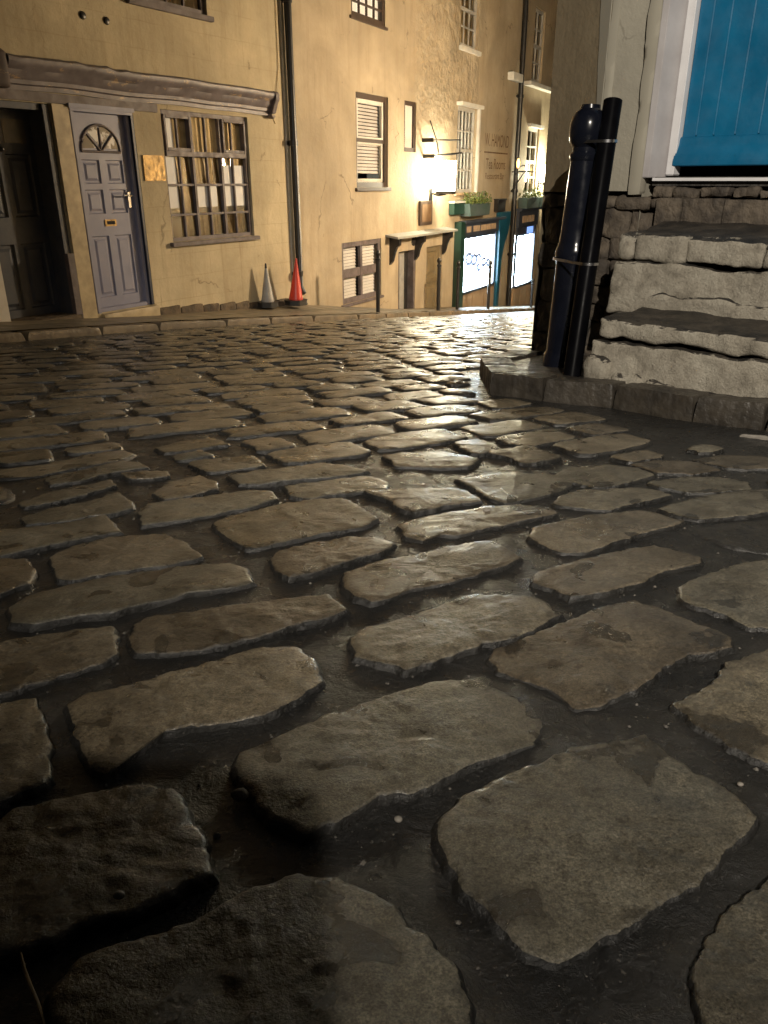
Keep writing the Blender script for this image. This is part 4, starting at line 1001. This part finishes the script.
mb = MB(); mb.tube([FF.pt(B1[0]-.04, B1[1], .19), FF.pt(C1[0]-.05, C1[1]-.15, .19)], .012, 8); mb.build('stay', M['iron'], sg)
def point(name, loc, e, c, r): 
    l = bpy.data.lights.new(name, 'POINT'); l.energy = e; l.color = c; l.shadow_soft_size = r
    o = bpy.data.objects.new(name, l); COL.objects.link(o); o.location = loc; return o
point('lantern_bulb', FF.pt(LS, LZ-.02, .29), 180, (1., .90, .62), .03)
point('lantern_bulb', FF.pt(L2[0], L2[1], .27), 420, (1., .92, .62), .03)
# plaque sign, boxes, planters
mb = MB(); mb.fbox(FF, 3.76, 4.25, -.69, -.31, .002, .04); mb.fbox(FF, 3.81, 4.20, -.64, -.36, .0405, .046, 1)
tag(mb.build('wall_sign', [M['browndark'], M['brownp']], None, FF.pt(4, -.5, 0), bevel=.004), 'small brown framed sign on the wall above the lead canopy', 'sign')
a = FF.sz(454, 215, .11); b = FF.sz(465, 203, .11)
mb = MB(); mb.fbox(FF, a[0], b[0], a[1], b[1], .002, .11); mb.fbox(FF, a[0]-.02, b[0]+.02, b[1]+.0005, b[1]+.045, .002, .13, 1)
tag(mb.build('wall_box', [M['shopgreen'], M['frost']], None, FF.pt(a[0], a[1], 0), bevel=.006), 'dark green box with a white lid fixed left of the planter', 'box')
a = FF.sz(498, 212, .1); b = FF.sz(506, 200, .1)
mb = MB(); mb.fbox(FF, a[0], b[0], a[1], b[1], .002, .10); mb.fbox(FF, a[0]-.03, b[0]+.03, b[1]+.0005, b[1]+.03, .002, .12); tag(mb.build('wall_box', M['iron'], None, FF.pt(a[0], a[1], 0), bevel=.006), 'black box on the wall right of the planter', 'box')
def planter(s0, s1, z, o, seed, label, plabel):
    r_ = random.Random(seed)
    mb = MB(); mb.fprism(FF, [(s0+.05, z-.22), (s1-.05, z-.22), (s1, z), (s0, z)], .02, o)
    tag(mb.build('planter', M['planter'], None, FF.pt((s0+s1)/2, z-.22, .1), bevel=.006), label, 'planter')
    pl = empty('plant', FF.pt((s0+s1)/2, z, .1), plabel, 'plant')
    for nm, mt, n in (('leaves', M['leaf'], 260), ('new_leaves', M['leafd'], 140)):
        mb = MB()
        for i in range(n):
            x = s0+(s1-s0)*r_.random(); h = r_.random()**1.4*.19*(.6+.4*math.sin(x*9)); c = FF.pt(x+r_.uniform(-.04, .04), z+h, r_.uniform(0.03, o+.04))
            d = V((r_.uniform(-1, 1), r_.uniform(-1, 1), r_.uniform(-.2, 1))).normalized()*r_.uniform(.03, .06); e = d.cross(V((r_.uniform(-1, 1), r_.uniform(-1, 1), r_.uniform(-1, 1)))).normalized()*.018
            mb.add([c, c+d*.5+e, c+d, c+d*.5-e], [[0, 1, 2, 3]])
        mb.build(nm, mt, pl)
    mb = MB()
    for i in range(14): x = s0+.05+(s1-s0-.1)*i/13; mb.tube([FF.pt(x, z-.03, .1), FF.pt(x+r_.uniform(-.04, .04), z+.18, .12)], .005, 5)
    mb.build('stem', M['leaf'], pl)
P0 = FF.sz(470, 204, .22); P1 = FF.sz(491, 203, .22); P2 = FF.sz(527, 198, .22); P3 = FF.sz(544, 197, .22)
planter(P0[0], P1[0], P0[1], .22, 1, 'grey green trough planter on the wall under the painted lettering', 'low leafy plants filling the trough under the painted lettering')
planter(P2[0], P3[0], P2[1], .22, 2, 'grey trough planter above the second shop sign, beyond the downpipe', 'sparse yellow green plants in the trough above the second shop sign')
q0 = FF.sz(518, 168, .36); q1 = FF.sz(535, 172, .36); q2 = FF.sz(528, 172, .36); q3 = FF.sz(527, 194, .05)
br = empty('lamp_bracket', FF.pt(q2[0], q2[1], 0), 'thin iron wall bracket with an amber lamp beside the far downpipe', 'wall lamp')
mb = MB(); mb.tube([FF.pt(q0[0]-.1, q1[1], .36), FF.pt(q1[0], q1[1], .36)], .013, 8); mb.tube([FF.pt(q2[0], q1[1], .005), FF.pt(q2[0], q1[1]+.01, .37)], .013, 8)
mb.tube([FF.pt(q2[0], q1[1]+.02, .3), FF.pt(q2[0], q1[1]-.38, .02)], .012, 8); mb.tube([FF.pt(q2[0], q1[1]+.08, .36), FF.pt((q0[0]+q2[0])/2, q0[1]+.06, .36), FF.pt(q0[0], q0[1], .36)], .011, 8); mb.build('bracket_arm', M['iron'], br, smooth=50)
mb = MB(); mb.lathe(FF.pt(q0[0], q0[1], .36), (0, 0, 1), [(0, .015), (.03, .03), (.10, .036), (.16, .02), (.18, .004)], 12); mb.build('amber_lamp', M['candle'], br, smooth=50)

# slim bollards along the far pavement
def slim_bollard(px, bot, top, label):
    o_ = .72; s_, zb = FF.sz(px, bot, o_); h = FF.sz(px, top, o_)[1]-zb
    b = FF.pt(s_, zb, o_); r = .028
    mb = MB(); mb.lathe(b, (0, 0, 1), [(-.3, r), (h-.14, r), (h-.13, r*1.35), (h-.11, r*1.35), (h-.10, r*.8), (h-.08, r*.8), (h-.06, r*1.25), (h-.03, r*1.3), (h, r*.5)], 14)
    tag(mb.build('slim_bollard', M['iron'], None, b, smooth=40), label, 'bollard', 'slim bollards along the far pavement')
for px, bot, top, lab in ((378, 311, 250, 'slim black bollard standing before the two-light window with white blinds'), (438, 311, 258, 'slim black bollard standing before the olive brown door'),
                          (457, 310, 261, 'slim black bollard at the left edge of the first lit shop window'), (488, 309, 261, 'slim black bollard before the right part of the first lit shop window'), (531, 306, 279, 'slim black bollard before the second lit shop window, beyond the downpipe')):
    slim_bollard(px, bot, top, lab)
# two traffic cones against the cottage wall
def cone(px, bot, top, material, tipm, label, o_, r0, lean=0.):
    s_, zb = LF.sz(px, bot, o_); h = LF.sz(px, top, o_)[1]-zb
    b = LF.pt(s_, zb, o_)
    t = empty('traffic_cone', b, label, 'cone')
    mb = MB(); k = LF.d*1.0
    n = 8
    ring = [V((math.cos(2*math.pi*(i+.5)/n), math.sin(2*math.pi*(i+.5)/n), 0))*r0*1.75 for i in range(n)]
    mb.add([b+p+V((0, 0, -.03)) for p in ring]+[b+p*.97+V((0, 0, .03)) for p in ring], [list(range(n)), list(range(2*n-1, n-1, -1))]+[[i, (i+1) % n, n+(i+1) % n, n+i] for i in range(n)])
    mb.build('base', M['rubber'], t, bevel=.008)
    ax = V((lean, 0, 1)).normalized()
    mb = MB(); mb.lathe(b+V((0, 0, .03)), ax, [(0, r0*1.05), (.02, r0*1.05), (.03, r0), (h*.88-.03, r0*.2)], 24); mb.build('body', material, t, smooth=40)
    mb = MB(); mb.lathe(b+V((0, 0, .03))+ax*(h*.88-.03), ax, [(.0005, r0*.2), (h*.10, r0*.14), (h*.12, r0*.10), (h*.115, .003)], 20); mb.build('tip', tipm, t, smooth=40)
cone(296, 302, 258, M['red'], M['red'], 'plain red traffic cone on a black base by the downpipe', .22, .085, .05)
cone(268, 304, 263, M['greyp'], M['rubber'], 'faded grey traffic cone with a dark tip against the cream wall', .12, .075)

# ------------------------------------------------------------------ the corner house on the right
ch = empty('corner_house', CF.pt(.5, -.6), 'pale rendered corner house with a teal plank door and white door jamb', 'house')
wz = CF.sz(615, 191, 0)[1]
D0, D1 = .385, 1.30
doorz = CF.sz(720, 166, -.13)[1]
mb = MB(); wall_panel(mb, CF, 0, 4.2, wz, 5, [(.265, D1+.09, -1, 2.25, .16)], .16, 0)
mb.quad(CF.pt(4.2, -3), CF.pt(4.2, -3, -7), CF.pt(4.2, 5, -7), CF.pt(4.2, 5), 0, [(0, 0), (7, 0), (7, 8), (0, 8)])
tl = math.hypot(.164, .518)
wall_panel(mb, TF, -tl, 0, wz-.01, 5, [], .1, 1); e_ = HF.pt(0, 0); l_ = math.hypot(.923-5, 4.828-11.4)
wall_panel(mb, HF, -3, l_, -4, 5, [], .1, 1)
mb.build('wall', [M['pale'], M['tan']], ch)
mb = MB(); A = [TF.pt(-tl, 5), TF.pt(0, 5), CF.pt(4.2, 5), CF.pt(4.2, 5, -7), HF.pt(-3, 5)]
cen = sum(A, V())/len(A)+V((0, 0, 2)); mb.add(A+[cen], [[i, (i+1) % 5, 5] for i in range(5)]); mb.build('roof', M['slate'], ch)
# ragged edge of the pale coat on the corner
mb = MB(); zz = [wz+.02+(4.9-wz)*i/90 for i in range(91)]
L_ = [(-.012-.10*max(0., z_-wz)-.018*noise.noise(V((z_*6, 0, 1)))-.012*noise.noise(V((z_*19, 0, 1))), z_) for z_ in zz if -.10*(z_-wz) > -.30]
mb.fprism(TF, [(-.001, zz[0])]+L_+[(-.001, L_[-1][1])], .002, .007); mb.build('pale_coat', M['pale'], ch)
mb = MB(); rough_block(mb, CF, -.004, .05, wz-.015, 5, -.1, .012, .03, .007, .015, 21); mb.build('corner_bead', M['pale'], ch, smooth=60, weld=True)
mb = MB(); rough_block(mb, CF, .20, .268, wz-.02, 2.3, -.05, .03, .025, .006, .015, 22); mb.build('door_surround', M['pale'], ch, smooth=60, weld=True)
# splayed white jamb
mb = MB(); jz = doorz-.05
mb.add([CF.pt(.266, jz, .024), CF.pt(.30, jz, .024), CF.pt(.332, jz, -.10), CF.pt(.266, jz, -.16), CF.pt(.266, 2.25, .024), CF.pt(.30, 2.25, .024), CF.pt(.332, 2.25, -.10), CF.pt(.266, 2.25, -.16)],
       [[0, 1, 2, 3], [7, 6, 5, 4], [0, 4, 5, 1], [1, 5, 6, 2], [2, 6, 7, 3], [3, 7, 4, 0]])
mb.build('jamb_lining', M['jamb'], ch, bevel=.003)
mb = MB(); mb.fbox(CF, .3325, .374, jz+.01, 2.25, -.16, -.085); mb.fbox(CF, D1-.02, D1+.085, jz+.01, 2.25, -.16, -.085); mb.fbox(CF, .374, D1-.02, 2.16, 2.25, -.16, -.085); mb.build('door_frame', M['white'], ch, bevel=.004)
# teal plank door
dm = MB(); a, b = .375, D1-.022; o = -.135; pl_ = .135; x = a+.035
dm.fbox(CF, a, b, doorz, 2.158, o-.05, o)
tealdoor = dm.build('plank_door', M['teal'], ch)
mb = MB(); x = a; PX = [CF.sz(q_, 140, o+.012)[0] for q_ in (695, 712, 733, 756, 778)]; wds = [PX[0]-a]+[q_-p_ for p_, q_ in zip(PX, PX[1:])]+[.12]*6
for wd in wds:
    if x+.02 > b: break
    x1 = min(x+wd, b); e = .0035
    mb.add([CF.pt(x+.001, doorz+.13, o+.001), CF.pt(x+e+.001, doorz+.13, o+.012), CF.pt(x1-e, doorz+.13, o+.012), CF.pt(x1, doorz+.13, o+.001),
            CF.pt(x+.001, 2.155, o+.001), CF.pt(x+e+.001, 2.155, o+.012), CF.pt(x1-e, 2.155, o+.012), CF.pt(x1, 2.155, o+.001)], [[0, 1, 5, 4], [1, 2, 6, 5], [2, 3, 7, 6]])
    mb.tube([CF.pt(x1, doorz+.135, o+.007), CF.pt(x1, 2.15, o+.007)], .0065, 6); x = x1+.0015
mb.build('planks', M['teal'], tealdoor, smooth=40)
mb = MB(); mb.fprofile(CF, [(o+.001, doorz+.002), (o+.055, doorz+.002), (o+.055, doorz+.022), (o+.05, doorz+.05), (o+.03, doorz+.09), (o+.025, doorz+.125), (o+.001, doorz+.135)], a-.012, b); mb.build('weather_board', M['teal'], tealdoor, bevel=.003)
tz = CF.sz(720, 179, 0.0)[1]
mb = MB(); mb.fbox(CF, .30, D1+.05, tz-.03, tz+.01, -.30, -.03); mb.fbox(CF, .31, D1+.05, tz-.008, tz+.006, -.029, -.002, 1); mb.build('threshold', [M['darkstone'], M['white']], ch)
backwall(ch, CF, .3, D1+.1, -.2, 2.3, -.33)
# rough stone base under the render
mb = MB(); r_ = random.Random(5)
def rubble(F, s0, s1, z0, z1, o1, mb, hs=.12, ls=(.12, .26), amp=.02, so=.03):
    z = z0; k = 0
    while z < z1-.02:
        h = min(hs*r_.uniform(.75, 1.25), z1-z)
        if z1-z-h < .04: h = z1-z
        s_ = s0
        while s_ < s1-.01:
            l = min(r_.uniform(*ls), s1-s_)
            if s1-s_-l < .06: l = s1-s_
            rough_block(mb, F, s_, s_+l-.003, z, z+h-.003, -.12, o1+r_.uniform(-so, so), .02, amp, .016, k+s_*31+z*17); s_ += l; k += 1
        z += h
rubble(TF, -tl+.03, .03, -1.02, wz-.012, -.005, mb, .16, (.2, .3), .02, .02)
mb.build('stone_base', M['darkstone'], ch, smooth=50, weld=True)
mb = MB(); rubble(CF, .02, .40, -.95, wz-.025, .0, mb, .11, (.1, .2), .016, .014); mb.build('stone_base', M['brownstone'], ch, smooth=50, weld=True)

# stone steps
st = empty('stone_steps', CF.pt(1., -.85, .5), 'rough worn stone steps, pale painted risers and black treads, climbing to the teal door', 'steps')
O1, O2, O3 = .77, .42, .03
z1a = CF.sz(700, 331, O1)[1]; zc1 = CF.sz(700, 352, O1)[1]; zbot = CF.sz(700, 383, O1)[1]
z2t = CF.sz(700, 238, O2)[1]; z2c = CF.sz(700, 266, O2)[1]; z2l = CF.sz(700, 299, O2)[1]
z3t = CF.sz(720, 199, O3)[1]
sA = CF.sz(590, 350, O1)[0]; sB = CF.sz(612, 280, O2)[0]
def crack(x, k): return .012*noise.noise(V((x*5, k, 0)))+.008*noise.noise(V((x*13, k, 4)))
def course(mb, s0, s1, z0, z1, o0, o1, seed, amp=.012, res=.013, rnd_=.015, top=None, wob=1.):
    # a long rough course: rough_block then bend the lower joint into a wandering crack
    n0 = len(mb.v); rough_block(mb, CF, s0, s1, z0, z1, o0, o1, res, amp, rnd_, seed)
    for i in range(n0, len(mb.v)):
        p = mb.v[i]; s_ = (p-CF.O).dot(CF.d); f0 = max(0., min(1., (z1-p.z)/(z1-z0))); f1 = 1-f0
        mb.v[i] = p+V((0, 0, (f0*crack(s_, wob)+(f1*crack(s_, top) if top else 0))))
mb = MB()
course(mb, sA, 2.6, -1.08, zc1-.006, O2-.1, O1, 1, top=2., wob=1.)
course(mb, sA+.02, 2.6, zc1+.004, z1a, O2-.1, O1-.010, 3, wob=2., rnd_=.016)
mb.build('step', M['step'], st, smooth=50, weld=True)
mb = MB()
course(mb, sB-.008, 2.6, z1a-.03, z2c-.003, O3-.1, O2-.006, 5, .014, top=4., wob=3.)
course(mb, sB-.014, 2.6, z1a-.03, z2l, O2-.1, O2+.004, 55, .011, top=5., wob=3., rnd_=.02)
rough_block(mb, CF, sB+.006, sB+.085, z2c+.002, z2t+.002, O3-.1, O2+.006, .013, .013, .035, 7)
x = sB+.088
for k, l in enumerate((.24, .33, .28, .45, .4, .4)):
    course(mb, x, x+l+.003, z2c+.003, z2t+.004*(-1)**k, O3-.1, O2-.006+.003*(-1)**k, 8+k, .012, .012, .018, wob=4.); x += l
def tread(mb, s0, s1, oa, za, ob, zb, seed):
    nS = int((s1-s0)/.03); nO = 8; vs = []
    for i in range(nS+1):
        for j in range(nO+1):
            x_ = s0+(s1-s0)*i/nS; t = j/nO; o_ = oa+(ob-oa)*t
            vs.append(CF.pt(x_, za+(zb-za)*t**.8-.012*math.sin(math.pi*t)+.010*noise.noise(V((x_*7, o_*7, seed)))+.005*noise.noise(V((x_*23, o_*23, seed)))+(-.03 if j == 0 else 0), o_))
    mb.add(vs, [[i*(nO+1)+j, (i+1)*(nO+1)+j, (i+1)*(nO+1)+j+1, i*(nO+1)+j+1] for i in range(nS) for j in range(nO)])
tread(mb, sB+.03, 2.6, O2-.02, z2t-.004, O3-.03, CF.sz(700, 221, O3)[1], 3)
mb.build('step', M['step'], st, smooth=50, weld=True)
mb = MB(); tread(mb, sA+.05, 2.6, O1-.03, z1a-.004, O2-.03, CF.sz(700, 312, O2)[1], 8); mb.build('tread', M['step'], st, smooth=60)
mb = MB(); x = .36
for k, l in enumerate((.13, .20, .22, .3, .35, .5)):
    rough_block(mb, CF, x, x+l-.003, z2t-.03, z3t, -.2, O3-.003*(k % 2), .016, .005, .007, 30+k); x += l
x = .33
for k, l in enumerate((.10, .13, .15, .12, .16, .2, .3, .3)):
    rough_block(mb, CF, x, x+l-.008, z3t+.002, tz-.032-.01*(k % 3 == 1), -.2, O3-.012-.010*(k % 2), .012, .014, .014, 40+k); x += l
mb.build('step', M['brownstone'], st, smooth=50, weld=True)
mb = MB(); rough_block(mb, CF, sA-.03, sA+.11, -1.0, zbot+.045, O1-.1, O1+.025, .016, .016, .05, 60); x = sA+.115
for k, l in enumerate((.16, .2, .3, .4)):
    rough_block(mb, CF, x, x+l-.008, -1.05, zbot-.012-.01*k, O1-.1, O1+.018, .02, .012, .03, 61+k); x += l
mb.build('step', M['step'], st, smooth=50, weld=True)

# cannon bollard and the pipe strapped to it
bb = ground_at(562, 363, KTOP); by = bb.y
def at_y(px, py, Y): r = ray(px, py); k = Y/r.y; return r*k
tp = at_y(591, 105, by+.03); ax = tp-bb; Hb = ax.length
k_ = Hb/1.0
prof = [(-.05, .086), (.035, .086), (.045, .080), (.055, .077), (.41, .073), (.425, .078), (.44, .080), (.455, .082), (.47, .079), (.485, .074), (.50, .070), (.55, .067), (.78, .058), (.80, .057), (.81, .064), (.825, .064), (.835, .054), (.85, .054), (.86, .062), (.875, .072), (.90, .075), (.93, .076), (.955, .070), (.972, .060), (.982, .046), (.987, .041), (1.0, .039), (1.003, .0)]
bo = empty('cast_iron_bollard', bb, 'tall black gloss cannon-shaped bollard at the kerb corner beside the stone steps', 'bollard')
mb = MB(); mb.lathe(bb, ax, [(h*Hb, r*1.1) for h, r in prof], 40); mb.build('post', M['black'], bo, smooth=35)
pb = ground_at(572, 373, KTOP); pt = at_y(613, 101, by-.015)
po = empty('drainpipe', pb, 'length of black plastic pipe strapped upright against the cannon-shaped bollard', 'pipe')
pax = (pt-pb).normalized(); pl_ = (pt-pb).length
mb = MB(); mb.lathe(pb, pax, [(-.02, .041), (pl_, .041), (pl_, .037), (pl_-.1, .037)], 32); mb.build('pipe', M['blackp'], po, smooth=35)
for (px0, px1, py, rr), lab in zip(((574, 619, 142, .062), (558, 603, 259, .091)), ('thin silver strap round the neck of the black bollard and pipe', 'thin silver strap lower down round the black bollard and pipe')):
    h = at_y(588, py, by).z
    A = bb+ax*((h-bb.z)/ax.z); B = pb+pax*((h-pb.z)/pax.z)
    rr = rr+.004; rp = .045; pts = []
    d = B-A; d.z = 0; dl = d.length; d.normalize(); e = V((-d.y, d.x, 0))
    al = math.acos(max(-1, min(1, (rr-rp)/dl)))
    for i in range(25): t = al+(2*math.pi-2*al)*i/24; pts.append(A+(d*math.cos(t)+e*math.sin(t))*rr)
    for i in range(13): t = -al+2*al*i/12; pts.append(B+(d*math.cos(t)+e*math.sin(t))*rp)
    pts.append(pts[0])
    n = len(pts); mb = MB()
    inner_ = [p for p in pts]; vs = [p+V((0, 0, -.006)) for p in pts]+[p+V((0, 0, .006)) for p in pts]
    c = (A+B)/2
    vs2 = [p+(p-c).normalized()*.0025+V((0, 0, -.006)) for p in pts]+[p+(p-c).normalized()*.0025+V((0, 0, .006)) for p in pts]
    mb.add(vs2, [[i, i+1, n+i+1, n+i] for i in range(n-1)]); mb.add(vs, [[i, i+1, n+i+1, n+i] for i in range(n-1)])
    tag(mb.build('strap', M['steel'], None, pts[0], smooth=40), lab, 'strap')

# ------------------------------------------------------------------ litter on the street
for px, py, r, lab in ((122, 912, .0045, 'white chip of stone lying on the dark left front sett'), (398, 821, .0045, 'white pebble in the tar joint below the long shaded sett'),
                       (487, 513, .010, 'small pale pebble lodged between setts in mid street'), (651, 835, .004, 'tiny white speck of grit in the tar right of the large pale sett') if False else (240, 798, .009, 'brown pebble stuck in the dark joint at left front'),
                       (740, 785, .0035, 'pale grit pebble in the tar joint at the right edge')):
    p = ground_at(px, py, 0); r_ = random.Random(px)
    bm = bmesh.new(); bmesh.ops.create_icosphere(bm, subdivisions=2, radius=r)
    mb = MB(); vs = []
    for v_ in bm.verts: q = v_.co*(1+.35*noise.noise(v_.co*120+V((px, 0, 0)))); vs.append(V((q.x*1.2, q.y, q.z*.7))+p+V((0, 0, r*.5 if px != 122 else .022)))
    mb.add(vs, [[v_.index for v_ in f.verts] for f in bm.faces]); bm.free()
    tag(mb.build('pebble', M['quartz'] if px != 240 else M['brownstone'], None, p, smooth=60), lab, 'pebble')
p = [ground_at(x, y, .006) for x, y in ((21, 953), (24, 968), (30, 985), (38, 1003), (46, 1030))]
mb = MB(); mb.tube(p, [.0008, .0014, .0016, .0015, .001], 6); tag(mb.build('stalk', M['twig'], None, p[2], smooth=60), 'dry plant stalk lying in the tar at the bottom left corner', 'stalk')
p = ground_at(757, 434, .01); e_ = front[5]-front[4]
mb = MB(); stone(mb, [(p.x-.06, p.y+.03), (p.x-.02, p.y+.035), (p.x+.12, p.y-.06), (p.x+.1, p.y-.075), (p.x, p.y-.01)], lambda x, y: road(x, y)-.005, .012, .02, 40, 9, 3, .004, .2, .2, mi_side=0)
tag(mb.build('stone_chip', M['quartz'], None, V((p.x, p.y, road(p.x, p.y))), smooth=50), 'flat white flake lying in the gutter below the kerb by the steps', 'stone')

# ------------------------------------------------------------------ street lamps
def street_lamp(x, y, zl, label, lit):
    b = V((x, y, road(x, y))); t = empty('street_lamp', b, label, 'street lamp')
    h = zl-b.z
    mb = MB(); mb.lathe(b, (0, 0, 1), [(-.1, .09), (.0, .09), (.25, .075), (.5, .06), (.52, .07), (.56, .045), (h-.35, .035), (h-.28, .05), (h-.22, .03)], 18); mb.build('post', M['iron'], t, smooth=40)
    def rg(hh, r): return [b+V((r*sx, r*sy, hh)) for sx, sy in ((-1, -1), (1, -1), (1, 1), (-1, 1))]
    mb = MB(); mb.hexa(rg(h-.19, .085)+rg(h+.18, .155)); mb.build('lantern_glass', lit, t)
    mb = MB(); A, B = rg(h-.195, .09), rg(h+.185, .16)
    for a, b2 in zip(A, B): mb.tube([a, b2], .009, 6)
    for Q in (A, B):
        for i in range(4): mb.tube([Q[i], Q[(i+1) % 4]], .009, 6)
    mb.hexa(rg(h+.19, .18)+rg(h+.34, .05)); mb.hexa(rg(h-.24, .05)+rg(h-.2, .09)); mb.lathe(b, (0, 0, 1), [(h+.34, .03), (h+.38, .04), (h+.44, .005)], 10); mb.build('lantern_frame', M['iron'], t)
    return t
street_lamp(3.55, 11.05, .63, 'black street lamp with a lit amber lantern, seen reflected in the cottage window', M['lampglass'])
point('lantern_bulb', (3.55, 11.05, .64), 2000, (1., .82, .58), .14)
# the hooded lamp up the street, behind the viewer, that rakes over the setts
def hooded(loc, aim, e, c, cone_deg, blend, r):
    l = bpy.data.lights.new('hooded_lamp', 'SPOT'); l.energy = e; l.color = c; l.spot_size = R(cone_deg); l.spot_blend = blend; l.shadow_soft_size = r
    o = bpy.data.objects.new('hooded_lamp', l); COL.objects.link(o); o.location = loc; o.rotation_euler = (V(aim)-V(loc)).to_track_quat('-Z', 'Y').to_euler(); return o
hooded((.28, -2.6, 2.9), (1.3, 4.2, -.7), 2050, (1., .91, .78), 57, .9, .03)
# unseen wall, added in place of the viewer's body to shadow left front setts
lw = MB(); r2 = random.Random(9)
LWF = Frame(.06, -.42, -1, .12); z = road(0, -.5)-.1
while z < .57:
    h = r2.uniform(.1, .15); x = 0.
    while x < 2.2: l = r2.uniform(.18, .34); rough_block(lw, LWF, x, x+l-.006, z, z+h-.006, -.34, 0, .05, .012, .03, x*9+z*5); x += l
    z += h
tag(lw.build('shadow_wall', M['brownstone'], None, LWF.pt(1., road(-1, -.5)), smooth=50, weld=True), 'made-up low wall out of view, added to cast the dark shadow over the left front setts', 'wall')
